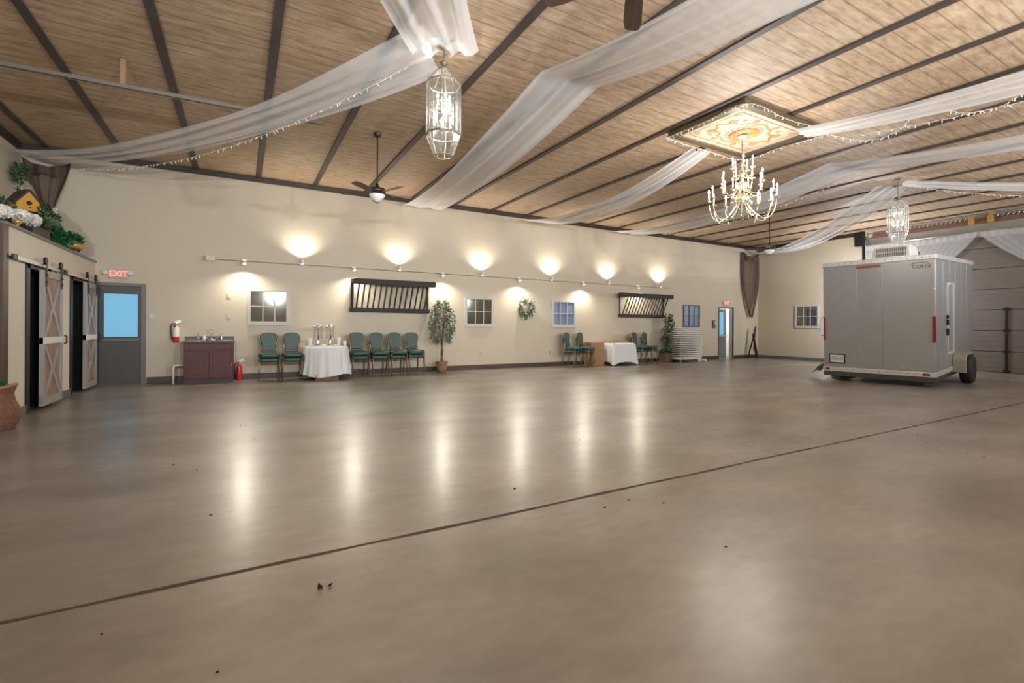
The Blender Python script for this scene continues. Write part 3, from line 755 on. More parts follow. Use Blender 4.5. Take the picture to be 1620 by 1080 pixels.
# ------------------------------------------------------------------ potted ficus
def ficus():
    t = thing('potted_ficus', 'leafy artificial ficus tree in a woven basket pot', 'plant', (4.76, 12.22, 0))
    MB().lathe([(.0, 0), (.125, 0), (.14, .14), (.155, .26), (.168, .285), (.165, .30), (.145, .30), (.14, .24), (.0, .24)], 28).build('basket_pot', 'wicker', t, smooth=True)
    st = MB()
    for a in (0, 2.1, 4.2):
        st.tube([(.03 * cos(a), .03 * sin(a), .24), (.025 * cos(a + 1.3), .025 * sin(a + 1.3), .55), (.03 * cos(a + 2.6), .03 * sin(a + 2.6), .95), (.14 * cos(a + 3), .12 * sin(a + 3), 1.45), (.16 * cos(a + 3.2), .1 * sin(a + 3.2), 1.8)], [.014, .013, .012, .009, .004], 7)
    for k in range(40):
        a = random.uniform(0, 2 * PI); z = random.uniform(.95, 1.75); r = random.uniform(.15, .3)
        st.tube([(.04 * cos(a), .04 * sin(a), z - .15), (r * .6 * cos(a), r * .45 * sin(a), z), (r * cos(a), r * .75 * sin(a), z + .03)], [.005, .004, .002], 5)
    st.build('trunk', 'bark', t)
    m = MB()
    for k in range(1150):
        a = random.uniform(0, 2 * PI); zz = random.random(); z = .82 + 1.12 * zz
        R = .34 * (sin(PI * min(1, max(.06, .12 + .86 * zz))) ** .55); r = R * math.sqrt(random.uniform(.1, 1.1))
        m.leaf((r * cos(a), r * .72 * sin(a), z + random.gauss(0, .03)), (cos(a) * .7, sin(a) * .7 - .1, random.uniform(-1.1, .15)), random.uniform(.06, .10), .034)
    m.build('foliage', 'leaf_pale', t)
ficus()
def vine():
    t = thing('vine_plant', 'climbing vine plant on a stake in a brown square planter', 'plant', (13.36, 12.26, 0))
    MB().box(-.17, .17, -.15, .15, 0, .34).build('planter_box', 'brick', t, bevel=.012)
    MB().tube([(0, 0, .3), (.02, 0, .8), (-.02, 0, 1.3), (.03, 0, 1.8)], [.028, .024, .02, .008], 8).build('stake', 'bark', t)
    m = MB()
    for k in range(230):
        z = random.choice([random.uniform(.55, .85), random.uniform(.85, 1.0), random.uniform(1.1, 1.75), random.uniform(1.1, 1.6)])
        cx = .05 + .14 * (z > 1.05); m.leaf((cx + random.gauss(0, .07), random.gauss(0, .07), z), (random.uniform(-1, 1), random.uniform(-1, .5), random.uniform(-1, .3)), random.uniform(.09, .13), .065)
    for k in range(14): m.leaf((random.uniform(-.25, .3), random.gauss(0, .08), random.uniform(.5, 1.9)), (random.uniform(-1, 1), -.4, random.uniform(-1, .3)), .1, .06)
    m.build('leaves', 'leaf', t)
    m = MB()
    for k in range(130):
        a = random.uniform(0, 2 * PI); r = random.uniform(.02, .2); m.leaf((r * cos(a), r * .8 * sin(a), .34 + random.uniform(0, .1)), (cos(a), sin(a), random.uniform(-.3, .7)), .12, .05)
    m.build('ground_foliage', 'leaf_bright', t)
vine()

# ------------------------------------------------------------------ boxes and the square draped table
t = thing('cardboard_box', 'tall brown cardboard box standing left of the square draped table', 'box', (10.10, 12.28, 0))
MB().box(-.27, .25, -.20, .20, 0, .75).build('carton', 'card', t, bevel=.004)
MB().box(-.27, .25, -.203, -.199, .50, .512).build('tape', 'wicker', t)
t = thing('square_table', 'folding table hidden under the white cloth by cardboard box', 'table', (10.95, 12.10, 0))
MB().box(-.48, .48, -.33, .33, .69, .72).build('tabletop', 'card', t)
for sx in (-1, 1):
    for sy in (-1, 1): MB().tube([(sx * .42, sy * .28, .69), (sx * .44, sy * .3, 0)], .014, 8).build('leg', 'strut', t)
m = MB()
def cl2(u, v):
    a = 2 * PI * u; c, s_ = cos(a), sin(a); e = .28
    x = .5 * (abs(c) ** e) * (1 if c >= 0 else -1); y = .35 * (abs(s_) ** e) * (1 if s_ >= 0 else -1)
    if v < .3: k = v / .3; return (10.95 + x * k, 12.10 + y * k, .728)
    k = (v - .3) / .7; corner = abs(c * s_) * 2
    r = 1 + .03 * min(1, 8 * k) + k * (.04 + .16 * corner ** 3) + .012 * k * sin(19 * a)
    return (10.95 + x * r, 12.10 + min(y * r, .44), .728 - .006 * min(1, 8 * k) - k * (.60 + .10 * corner))
m.grid(cl2, 160, 20, True)
tag(m.build('tablecloth', 'cloth', smooth=True), 'white cloth with a corner fold over the square far table', 'tablecloth')
for x0, x1, y0, h, lb in ((10.55, 10.98, 12.12, .045, 'flat brown carton at left back of the square draped table'), (11.02, 11.44, 12.14, .075, 'flat brown carton at right back of the square draped table')):
    m = MB(); m.box(x0, x1, y0, y0 + .26, .7345, .7345 + h); m.box(x0, x1, y0 - .004, y0, .7345 + h * .45, .7345 + h * .55)
    tag(m.build('flat_carton', 'card', bevel=.003), lb, 'box', 'flat cartons on the square table')

# ------------------------------------------------------------------ dolly of folded chairs, post stand
t = thing('chair_dolly', 'low white wheeled dolly carrying the pile of folded chairs', 'dolly', (14.22, 12.15, 0))
MB().box(-.58, .52, -.30, .30, .10, .15).build('deck', 'white', t, bevel=.006)
for sx in (-.48, .42):
    for sy in (-.24, .24): MB().lathe([(.0, -.015), (.045, -.015), (.045, .015), (.0, .015)], 14, Matrix.Translation((sx, sy, .047)) @ Matrix.Rotation(PI / 2, 4, 'X')).build('caster', 'strut', t)
def folded(label, z):
    m = MB()
    m.box(-.36, .50, -.26, .26, z + .006, z + .030); m.box(-.55, -.36, -.22, .22, z + .010, z + .026)
    for y in (-.28, .28): m.tube([(-.57, y, z + .032), (.52, y, z + .032)], .020, 8)
    m.tube([(.52, -.28, z + .032), (.52, .28, z + .032)], .020, 8); m.tube([(-.57, -.28, z + .032), (-.57, .28, z + .032)], .018, 8)
    return m
PLACE = ['topmost', 'second from top', 'third from top', 'fourth from top', 'fifth from top', 'sixth from top', 'seventh from top', 'eighth from top', 'ninth from top', 'eighth from bottom', 'seventh from bottom', 'sixth from bottom', 'fifth from bottom', 'fourth from bottom', 'third from bottom', 'second from bottom', 'bottom one']
base_m = folded('', 0); fc0 = None
for k in range(17):
    z = .152 + (16 - k) * .0655; lab = 'white folded chair lying flat on the dolly, %s of the pile' % PLACE[k]
    if fc0 is None: fc0 = base_m.build('folded_chair', 'white'); o = fc0
    else: o = fc0.copy(); COL.objects.link(o)
    o.location = (14.22 + random.uniform(-.012, .012), 12.15, z); tag(o, lab, 'folding chair', 'pile of white folded chairs')
t = thing('post_stand', 'slim white post on a flat cross base near far doorway', 'post', (15.12, 12.15, 0))
m = MB(); m.box(-.26, .26, -.05, .05, 0, .07); m.box(-.05, .05, -.22, .22, 0, .06); m.build('base', 'white', t, bevel=.008)
MB().tube([(0, 0, .05), (0, 0, 1.02)], .03, 10).build('pole', 'white', t)
MB().lathe([(.04, 1.0), (.045, 1.04), (.0, 1.06)], 12).build('cap', 'ivory', t)

# ------------------------------------------------------------------ sheer drapes under the ceiling
def span(p0, p1, sag, n, w0, w1, w2, skew=0.0):
    """sagging run from p0 to p1: list of (centre, width)"""
    p0 = Vector(p0); p1 = Vector(p1); out = []
    for i in range(n + 1):
        s_ = i / n; p = p0.lerp(p1, s_); k = s_ ** (1 + skew)
        p.z -= 4 * sag * k * (1 - k)
        w = (1 - s_) ** 2 * w0 + 2 * s_ * (1 - s_) * w1 + s_ ** 2 * w2
        out.append((p, w))
    return out
def drape(label, runs, m='sheer', amp=.05, folds=3.2, ph=0.0, M_=44, side=None, roll=0.0, name='ceiling_drape'):
    st = []
    for r in runs: st += r if not st else r[1:]
    n = len(st); mb = MB(); wref = max(w for _, w in st)
    sides = []
    for i in range(n):
        t = (st[min(i + 1, n - 1)][0] - st[max(i - 1, 0)][0]); t.z = 0; t.normalize()
        sides.append(Vector((t.y, -t.x, 0)) if side is None else Vector(side))
    for _ in range(3): sides = [(sides[max(i - 1, 0)] + sides[i] + sides[min(i + 1, n - 1)]).normalized() for i in range(n)]
    def fn(u, v):
        i = int(round(v * (n - 1))); p, w = st[i]; x = u - .5
        g = wref / max(w, .05); sq = math.sqrt(min(g, 6))
        s_ = v * 3
        off = amp * (sin(2 * PI * folds * u + ph + .7 * sin(2.1 * s_ + ph)) * .7 + .22 * sin(2 * PI * folds * 2.3 * u + 1.7 * ph + s_) + .07 * sin(2 * PI * 7 * u * (1 + .1 * s_))) * sq * .8
        lat = x * w + .02 * sin(9 * u + 4 * s_)
        q = p + sides[i] * lat * cos(roll); 
        return (q.x, q.y, min(q.z + off * .8 - lat * sin(roll), H - .035))
    mb.grid(fn, M_, n)
    return tag(mb.build(name, m, smooth=True), label, 'drape', 'white sheer drapes under the ceiling')

L1 = (2.11, 5.41); L2 = (13.15, 5.18)
drape('white sheer drape from the left corner to the nearer glass lantern', [span((-3.45, 12.42, 4.42), (L1[0] - .12, L1[1] + .22, 4.60), .38, 50, .56, .36, .78)], amp=.04, ph=.4, roll=-.14)
drape('white sheer drape bunched above the nearer lantern, running off picture top', [span((L1[0] + .08, L1[1] + .12, 4.60), (-2.3, -1.8, 4.45), .40, 50, .80, 1.05, .5)], amp=.07, ph=1.3)
drape('broad white sheer drape folded over a ceiling bar, mid ceiling', [span((4.30, 12.50, 4.47), (3.95, 5.35, 4.66), .20, 50, 1.1, .98, .95), span((3.95, 5.35, 4.66), (4.1, -1.9, 4.5), .42, 40, .95, 1.0, 1.05)], amp=.038, folds=2.2, ph=2.2)
drape('white sheer drape from the long wall to the chandelier medallion', [span((7.95, 12.50, 4.52), (7.50, 6.02, 4.56), .42, 50, 1.2, .95, .45)], amp=.045, ph=.9)
drape('white sheer drape from the medallion out toward picture right', [span((8.28, 4.62, 4.55), (8.6, -1.9, 4.45), .22, 40, .42, 1.0, 1.0)], amp=.045, ph=2.9)
drape('long white sheer drape behind the chandelier folded over a bar', [span((11.55, 12.50, 4.53), (11.05, 5.35, 4.66), .36, 50, 1.35, 1.25, 1.0), span((11.05, 5.35, 4.66), (11.4, -1.9, 4.5), .30, 40, .95, 1.0, 1.05)], amp=.04, folds=2.4, ph=1.1)
drape('white sheer drape from the far right corner to farther lantern', [span((18.9, 12.40, 4.42), (L2[0] + .15, L2[1] + .18, 4.60), .46, 50, .8, 1.15, .7)], amp=.05, ph=3.3)
drape('white sheer drape from the farther lantern off toward picture right', [span((L2[0] + .12, L2[1] - .05, 4.60), (19.0, -1.6, 4.45), .34, 40, .35, .9, .5)], amp=.05, ph=.2)

# brown swags in the two far corners
def swag(label, a, b, tip, ztop, ex, dip):
    A = Vector(a); B = Vector(b); P = Vector(tip)
    root = thing('corner_drape', label, 'drape', tuple(P), 0, 'brown corner swags')
    def fn(u, v, k=1.0):
        top = A.lerp(B, u); top.z = ztop - dip * 4 * u * (1 - u)
        bot = P + Vector(((u - .5) * .10, 0, 0))
        wv = v ** ex
        q = top.lerp(bot, wv)
        z0 = top.z; z1 = P.z
        q.z = z0 + (z1 - z0) * v
        bulge = 1 + .06 * sin(PI * v)
        cx = (A + (B - A) * .5).lerp(P, wv)
        q.x = cx.x + (q.x - cx.x) * bulge; q.y = cx.y + (q.y - cx.y) * bulge - .05 * sin(PI * u) - .03 * sin(PI * 6 * u + 3 * v) - .03
        q -= P
        return tuple(q)
    MB().grid(fn, 40, 30).build('sheer_body', 'brown_sheer', root, smooth=True)
    for lo in (0, .82):
        MB().grid(lambda u, v: tuple(Vector(fn(lo + u * .18, v)) + Vector((0, -.012, 0))), 10, 30).build('hem_fold', 'brown_hem', root, smooth=True)
    MB().grid(lambda u, v: tuple(Vector(fn(u, 0)) + Vector((0, -.06 - .03 * sin(PI * u), -v * .14 * sin(PI * u) - .01 - .12 * v * sin(2 * PI * u) ** 2))), 30, 5).build('gathered_fold', 'brown_hem', root, smooth=True)
    return root
swag('brown sheer swag gathered in the left corner above the birdhouse', (-3.62, 12.50, 0), (-2.93, 12.54, 0), (-3.22, 12.46, 3.40), 4.42, 1.15, .14)
swag('long brown sheer swag tapering down the far right corner', (18.02, 12.54, 0), (19.06, 12.47, 0), (18.55, 12.45, 1.70), 4.42, 2.9, .2)
t = thing('tripod_stand', 'black folded tripod stand below the long brown corner swag', 'tripod', (18.45, 12.22, 0))
for a, r in ((0.3, .30), (2.4, .22), (4.4, .26)): MB().tube([(.0, .0, .95), (r * cos(a), r * sin(a), .01)], .028, 8).build('leg', 'black', t)
MB().tube([(0, 0, .3), (0, 0, 1.25)], .02, 8).build('pole', 'strut', t)
MB().lathe([(.03, .86), (.06, .90), (.06, 1.0), (.03, 1.04)], 12).build('collar', 'black', t)
MB().tube([(.05, 0, 1.0), (.09, -.02, 1.32)], .03, 8).build('crank_handle', 'black', t)

# ------------------------------------------------------------------ strings of fairy lights
bulb_me = None
def string_lights(label, pts, nb, drop=.035, jit=.03):
    global bulb_me
    # smooth the polyline, hang small bulbs along it
    P = [Vector(p) for p in pts]; dense = []
    for i in range(len(P) - 1):
        p0 = P[max(i - 1, 0)]; p1 = P[i]; p2 = P[i + 1]; p3 = P[min(i + 2, len(P) - 1)]
        for k in range(12):
            s_ = k / 12
            dense.append(.5 * ((2 * p1) + (p2 - p0) * s_ + (2 * p0 - 5 * p1 + 4 * p2 - p3) * s_ ** 2 + (3 * p1 - p0 - 3 * p2 + p3) * s_ ** 3))
    dense.append(P[-1])
    t = thing('string_lights', label, 'string lights', tuple(P[0]), 0, 'white fairy light strings')
    w = MB(); w.tube([p - P[0] + Vector((0, 0, random.uniform(-.006, .006))) for p in dense], .0035, 4)
    w.build('wire', 'white', t)
    for k in range(nb):
        p = dense[int((k + .5) / nb * (len(dense) - 1))] - P[0]
        if bulb_me is None:
            q = MB(); q.tube([(0, 0, 0), (0, 0, -.02)], .005, 5); q.tube([(0, 0, -.018), (0, 0, -.03), (0, 0, -.05)], [.006, .007, .002], 6)
            b_ = q.build('bulb', 'mini_bulb', t); bulb_me = b_.data
        else:
            b_ = bpy.data.objects.new('bulb', bulb_me); COL.objects.link(b_); b_.parent = t
        b_.location = p; b_.rotation_euler = (random.uniform(-.9, .9), random.uniform(-.9, .9), 0)
    return t
def along(p0, p1, sag, n): return [tuple(p) for p, _ in span(p0, p1, sag, n, 1, 1, 1)]
string_lights('fairy lights along the drape in the left ceiling corner', [(x + .12, y, z - .10) for x, y, z in along((-2.9, 12.40, 4.42), (1.7, 5.9, 4.62), .40, 10)], 70)
string_lights('fairy lights swagging in loops right of the medallion', [(8.55, 4.48, 4.58), (8.75, 3.95, 4.30), (8.85, 3.55, 4.30), (8.8, 3.2, 4.50), (8.8, 3.0, 4.50), (8.95, 2.75, 4.33), (9.1, 2.4, 4.33), (9.1, 2.1, 4.40), (9.2, 1.3, 4.2)], 44)
string_lights('fairy lights pinned below the drape leaving the medallion rightwards', [(x + .52, y, z - .06) for x, y, z in along((8.28, 4.0, 4.48), (8.6, -1.0, 4.40), .16, 8)], 36)
string_lights('fairy lights hanging from the farther lantern toward picture right', [tuple(p) for p in along((L2[0] + .15, L2[1] - .1, 4.55), (17.8, .9, 4.40), .34, 8)], 60)
string_lights('fairy lights under the drape behind the chandelier', [(x + .5, y, z - .05) for x, y, z in along((11.55, 11.2, 4.36), (11.05, 5.5, 4.60), .24, 8)], 50)
string_lights('icicle fairy lights round the edge of the ceiling medallion', [(6.47, 5.95, 4.57), (6.5, 5.2, 4.56), (6.5, 4.44, 4.57), (7.5, 4.42, 4.55), (8.62, 4.43, 4.57), (8.6, 5.2, 4.56), (8.60, 5.96, 4.57), (7.5, 5.97, 4.55), (6.47, 5.95, 4.57)], 64)

# ------------------------------------------------------------------ glass lanterns
def lantern(label, loc, scale, rings, nv, style):
    t = thing('glass_lantern', label, 'lantern', loc, 0, 'glass ceiling lanterns')
    S = scale; R = .208 * S
    prof = [(.085 * S, 1.02), (R, .86), (R, .25), (.112 * S, .0)]
    prof = [(r, z * S) for r, z in prof]
    n = 8; ph = PI / 8 + rad(-29.6) + PI / 8 + PI / 2
    g = MB(); g.lathe(prof, n, close=False, phase=ph); g.build('glass_panes', 'glass', t)
    f = MB()
    ang = [ph + 2 * PI * k / n for k in range(n)]
    def ring(r, z, rr): f.tube([(r * cos(a), r * sin(a), z) for a in ang], rr, 6, True)
    ring(prof[0][0], prof[0][1], .009); ring(R * 1.01, prof[1][1], .013 * style); ring(R * 1.01, prof[2][1], .013 * style); ring(prof[3][0], prof[3][1], .008)
    for z in rings: ring(R, z * S, .004)
    for a in ang:
        f.tube([(r * cos(a), r * sin(a), z) for r, z in prof], .0055, 6)
    for k in range(nv * n):
        a0 = ph + 2 * PI * (k // nv) / n; a1 = ph + 2 * PI * (k // nv + 1) / n; s_ = (k % nv + 1) / (nv + 1)
        f.tube([(r * (cos(a0) * (1 - s_) + cos(a1) * s_), r * (sin(a0) * (1 - s_) + sin(a1) * s_), z) for r, z in prof], .003, 4)
    f.build('brass_frame', 'antique' if style >= 1 else 'alu', t)
    c = MB(); c.lathe([(.088 * S, 1.02 * S), (.07 * S, 1.05 * S), (.03, 1.07 * S), (.026, 1.10 * S), (.05, 1.115 * S), (.045, 1.13 * S), (.012, 1.14 * S)], 20); c.build('cap', 'antique', t, smooth=True)
    ch = MB(); z = 1.15 * S; top = H - loc[2] - .03; k = 0
    while z < top:
        pts = [(.013 * cos(a) * (k % 2), .013 * cos(a) * (1 - k % 2), z + .022 + .024 * sin(a)) for a in [2 * PI * i / 10 for i in range(10)]]
        ch.tube(pts, .0035, 5, True); z += .036; k += 1
    ch.build('chain', 'antique', t)
    MB().lathe([(.0, top - .01), (.06, top), (.055, top + .015), (.0, top + .03)], 18).build('ceiling_canopy', 'antique', t)
    MB().tube([(0, 0, 1.03 * S), (0, 0, .30 * S)], .008, 8).build('stem', 'brass', t)
    for tier, (z0, rr, nb) in enumerate(((.60, .075, 4), (.36, .115, 6))):
        for i in range(nb):
            a = 2 * PI * i / nb + tier * .4
            x, y = rr * S * cos(a), rr * S * sin(a)
            arm = MB(); arm.tube([(0, 0, z0 * S - .02), (x * .5, y * .5, z0 * S - .05), (x, y, z0 * S - .02), (x, y, z0 * S)], .005, 6); arm.lathe([(.0, 0), (.02, .004), (.022, .01), (.0, .012)], 10, c=(x, y, z0 * S)); am = arm.build('candle_arm', 'brass', t)
            MB().lathe([(.0105, .01), (.0105, .085), (.0, .09)], 10, c=(x, y, z0 * S)).build('candle', 'white', am)
            MB().lathe([(.004, .085), (.014, .105), (.012, .12), (.004, .145), (.0, .155)], 10, c=(x, y, z0 * S)).build('bulb', 'bulb_white', am)
    return t
lantern('large clear glass lantern with brass edges, nearest hanging lantern', (L1[0], L1[1], 3.29), 1.0, (.60,), 0, 1.0)
lantern('farther glass lantern with fine white grid above the trailer', (L2[0], L2[1], 3.24), .93, (.72, .6, .48, .36), 1, .5)
for (lx, ly), lz, S_ in ((L1, 3.29, 1.0), (L2, 3.24, .93)):
    for i in (0, 2, 4):
        a = 2 * PI * i / 6 + .4; light('lantern_light', 'POINT', (lx + .115 * S_ * cos(a), ly + .115 * S_ * sin(a), lz + (.36 + .12) * S_), 80, (1, .98, .95), .014)

# ------------------------------------------------------------------ painted ceiling medallion
MC = (7.54, 5.20)
t = thing('ceiling_medallion', 'painted cream panel with ochre scrolls in dark frame on ceiling', 'ceiling medallion', (MC[0], MC[1], H - .032))
X2, Y2 = 1.04, .74
f = MB()
for (x0, x1, y0, y1) in ((-X2, X2, -Y2, -Y2 + .13), (-X2, X2, Y2 - .13, Y2), (-X2, -X2 + .15, -Y2 + .13, Y2 - .13), (X2 - .15, X2, -Y2 + .13, Y2 - .13)): f.box(x0, x1, y0, y1, -.085, 0)
f.build('frame', 'lattice', t, bevel=.012)
MB().box(-X2 + .14, X2 - .14, -Y2 + .12, Y2 - .12, -.06, -.01).build('painted_panel', 'med_panel', t)
zz = -.062
def flat(pts, r, m, nm='scroll', closed=False):
    q = MB(); q.tube([(x, y, 0) for x, y in pts], r, 6, closed); o = q.build(nm, m, t); o.location = (0, 0, zz); o.scale = (1, 1, .35); return o
a, b2 = X2 - .27, Y2 - .24
flat([(-a, -b2), (a, -b2), (a, b2), (-a, b2)], .008, 'med_line', 'painted_border', True)
flat([(-a - .1, -b2 - .09), (a + .1, -b2 - .09), (a + .1, b2 + .09), (-a - .1, b2 + .09)], .005, 'med_pink', 'painted_border', True)
car = []
for k in range(96):
    an = 2 * PI * k / 96; r = 1 + .10 * cos(4 * an) + .05 * cos(12 * an)
    car.append((.60 * r * cos(an), .34 * r * sin(an)))
flat(car, .02, 'med_scroll', 'scroll_band', True)
def spiral(cx, cy, r0, sg, rot, m, w=.014):
    pts = []
    for k in range(26):
        th = k * .38; r = r0 * (1 - k / 30)
        an = rot + sg * th; pts.append((cx + r * cos(an), cy + r * sin(an)))
    flat(pts, w, m)
for sx in (-1, 1):
    for sy in (-1, 1):
        spiral(sx * .56, sy * .22, .085, sx * sy, 0 if sx < 0 else PI, 'med_scroll', .017)
        spiral(sx * .25, sy * .40, .06, -sx * sy, PI / 2 * sy, 'med_scroll')
        spiral(sx * .70, sy * .40, .06, sx * sy, 1.2, 'med_pink', .010)
        spiral(sx * .45, sy * .33, .05, -sx * sy, 2.2, 'med_pink', .010)
r_ = MB()
for k in range(16):
    an = 2 * PI * k / 16
    r_.ball((.26 * cos(an), .26 * sin(an), zz), .055, 10, 6, (1, 1, .25))
r_.build('petal_ring', 'med_pink', t, smooth=True)
MB().lathe([(.23, 0), (.235, -.03), (.20, -.035), (.19, -.015), (.165, -.02), (.155, -.045), (.12, -.045), (.10, -.02), (.08, -.03), (.06, -.06), (.0, -.06)], 40, c=(0, 0, zz)).build('rosette', 'med_scroll', t, smooth=True)

# ------------------------------------------------------------------ chandelier
CZ = 3.11
t = thing('chandelier', 'large three tier brass candle chandelier below the painted medallion', 'chandelier', (MC[0] - .04, MC[1], CZ))
top = H - .032 - .062 - .06 - CZ
MB().lathe([(.0, top - .05), (.03, top - .05), (.075, top - .012), (.08, top), (.0, top)], 24).build('ceiling_canopy', 'alu', t, smooth=True)
MB().tube([(0, 0, .95), (0, 0, top - .03)], .010, 8).build('hanging_rod', 'brass', t)
MB().lathe([(.0, .10), (.022, .11), (.03, .14), (.018, .17), (.045, .20), (.06, .24), (.10, .30), (.125, .36), (.10, .42), (.05, .45), (.04, .50), (.075, .55), (.09, .60), (.06, .65), (.03, .68), (.03, .74), (.055, .79), (.05, .84), (.02, .88), (.016, .95), (.0, .97)], 28).build('column', 'brass', t, smooth=True)
MB().lathe([(.0, .02), (.015, .03), (.028, .06), (.02, .09), (.0, .11)], 16).build('finial', 'brass', t, smooth=True)
def arm(R, zhub, zcup, dip, a, r, ch):
    pts = []
    for k in range(15):
        s_ = k / 14
        x = .05 + (R - .05) * (1 - (1 - s_) ** 1.5 if s_ < 1 else 1)
        z = zhub * (1 - s_) + zcup * s_ - dip * sin(PI * min(1, s_ * 1.02)) ** .8
        pts.append((x * cos(a), x * sin(a), z))
    am = MB(); am.tube(pts, r, 7)
    am.lathe([(.0, 0), (.012, .002), (.045, .018), (.047, .024), (.015, .02), (.016, .05), (.0, .052)], 14, c=(R * cos(a), R * sin(a), zcup))
    am.tube([(.05 * cos(a), .05 * sin(a), zhub), ((R * .28) * cos(a), (R * .28) * sin(a), zhub + .07), ((R * .34) * cos(a), (R * .34) * sin(a), zhub + .03)], r * .8, 6)
    o = am.build('arm', 'brass', t, smooth=True)
    c = (R * cos(a), R * sin(a), zcup + .03)
    MB().lathe([(.0125, 0), (.0125, ch), (.0, ch + .004)], 12, c=c).build('candle', 'white', o, smooth=True)
    MB().lathe([(.005, ch), (.016, ch + .02), (.014, ch + .035), (.004, ch + .06), (.0, ch + .068)], 12, c=c).build('bulb', 'bulb_white', o, smooth=True)
for k in range(12): arm(.53, .34, .33, .34, 2 * PI * k / 12 + .1, .0095, .15)
for k in range(8): arm(.325, .58, .60, .17, 2 * PI * k / 8 + .3, .0085, .14)
for k in range(5): arm(.165, .80, .86, .09, 2 * PI * k / 5 + .1, .007, .13)
pr = MB()
for k in range(24):
    an = 2 * PI * k / 24; pr.ball((.17 * cos(an), .17 * sin(an), .30 - .02 * (k % 2)), .016, 8, 6, (1, 1, 1.6))
pr.build('crystal_drops', 'clear', t, smooth=True)
for k in range(4):
    a = PI / 4 + k * PI / 2
    light('chandelier_light', 'POINT', (MC[0] - .04 + .43 * cos(a), MC[1] + .43 * sin(a), CZ + .50), 29, (1, .95, .87), .03)
light('chandelier_light', 'POINT', (MC[0] - .04, MC[1], CZ + 1.02), 5, (1, .95, .87), .03)

# ------------------------------------------------------------------ ceiling fans
def fan(label, x, y, a0):
    t = thing('ceiling_fan', label, 'ceiling fan', (x, y, 3.62), a0, 'bronze ceiling fans')
    top = H - 3.62
    MB().lathe([(.015, top - .085), (.05, top - .06), (.068, top - .01), (.068, top), (.0, top)], 20).build('ceiling_canopy', 'bronze', t, smooth=True)
    MB().tube([(0, 0, .14), (0, 0, top - .06)], .0135, 10).build('downrod', 'bronze', t)
    MB().lathe([(.0, -.02), (.07, -.02), (.09, .0), (.145, .02), (.155, .05), (.14, .085), (.06, .11), (.03, .14), (.022, .18), (.0, .18)], 28).build('motor_housing', 'bronze', t, smooth=True)
    MB().lathe([(.0, -.155), (.02, -.145), (.08, -.11), (.125, -.06), (.14, -.025), (.13, -.02), (.0, -.02)], 28).build('glass_bowl', 'frosted', t, smooth=True)
    MB().lathe([(.0, -.185), (.012, -.175), (.014, -.155), (.0, -.145)], 12).build('finial', 'bronze', t, smooth=True)
    for k in range(5):
        a = 2 * PI * k / 5
        T = Matrix.Rotation(a, 4, 'Z') @ Matrix.Translation((0, 0, .015)) @ Matrix.Rotation(rad(12), 4, 'X')
        ir = MB(); ir.bar(tuple(T @ Vector((.10, 0, 0))), tuple(T @ Vector((.24, 0, 0))), .05, .008); ir.build('blade_iron', 'bronze', t)
        bl = MB(); out = [(.20, -.05), (.34, -.066), (.56, -.07), (.655, -.058), (.675, -.03), (.675, .03), (.655, .058), (.56, .07), (.34, .066), (.20, .05)]
        vs = [T @ Vector((px_, py_, .004)) for px_, py_ in out] + [T @ Vector((px_, py_, -.004)) for px_, py_ in out]
        n = len(out)
        bl.add(vs, [tuple(range(n)), tuple(range(2 * n - 1, n - 1, -1))] + [(i, i + n, (i + 1) % n + n, (i + 1) % n) for i in range(n)])
        bl.build('blade', 'blade', t)
    return t
fan('bronze ceiling fan with glass bowl left of the broad drape', 2.12, 8.655, rad(6.4))
fan('farther bronze ceiling fan with glass bowl near the far right corner', 13.80, 8.655, rad(-8))
fan('dark ceiling fan cut off by the top edge of the picture', 2.28, 2.36, rad(49))

# ------------------------------------------------------------------ galvanized strut hung from the ceiling
t = thing('hanging_strut', 'long metal channel hung from ceiling at upper left', 'metal channel', (-2.7, 7.95, 4.35))
q = MB(); q.bar((-.9, .03, 0), (3.78, -.18, 0), .045, .012); q.bar((-.9, .052, -.02), (3.78, -.158, -.02), .005, .05); q.bar((-.9, .008, -.02), (3.78, -.202, -.02), .005, .05)
q.build('channel', 'strut', t)
for x in (1.36, 3.64): 
    y = -.045 * (x + .9) / 1.0 + .03
    q = MB(); q.box(x - .03, x + .03, y - .012, y + .012, 0, .345); q.box(x - .03, x + .03, y - .05, y + .012, .335, .348); q.build('hanger_bracket', 'wicker', t)

# ------------------------------------------------------------------ greenery and ornaments on the ledge
def clump(m, c, sx, sy, sz, n, l, w, upz=.2):
    for k in range(n):
        p = Vector((random.gauss(0, 1), random.gauss(0, 1), random.gauss(0, 1))); p = p.normalized() * random.random() ** .4
        m.leaf((c[0] + p.x * sx, c[1] + p.y * sy, c[2] + p.z * sz), (p.x + random.gauss(0, .5), p.y + random.gauss(0, .5), p.z + upz + random.gauss(0, .5)), random.uniform(.7, 1.2) * l, w)
t = thing('birdhouse', 'golden yellow birdhouse with dark pitched roof amid the ledge greenery', 'birdhouse', (-2.92, 10.14, LZ + .15), rad(42))
MB().prism([(-.15, .30), (.15, .30), (.15, .42), (0, .60), (-.15, .42)], -.13, .13).build('house_body', 'yellow', t)
q = MB(); q.bar((0, 0, .625), (-.19, 0, .38), .30, .025, (1, 0, 1)); q.bar((0, 0, .625), (.19, 0, .38), .30, .025, (-1, 0, 1)); q.build('roof', 'shingle', t)
MB().lathe([(.0, 0), (.035, 0), (.035, .004), (.0, .004)], 16, Matrix.Translation((0, -.132, .42)) @ Matrix.Rotation(PI / 2, 4, 'X')).build('entry_hole', 'black', t)
MB().tube([(0, -.13, .35), (0, -.19, .35)], .008, 8).build('perch', 'bark', t)
MB().box(-.10, .10, -.09, .09, -.15, .30).build('pedestal', 'shingle', t)
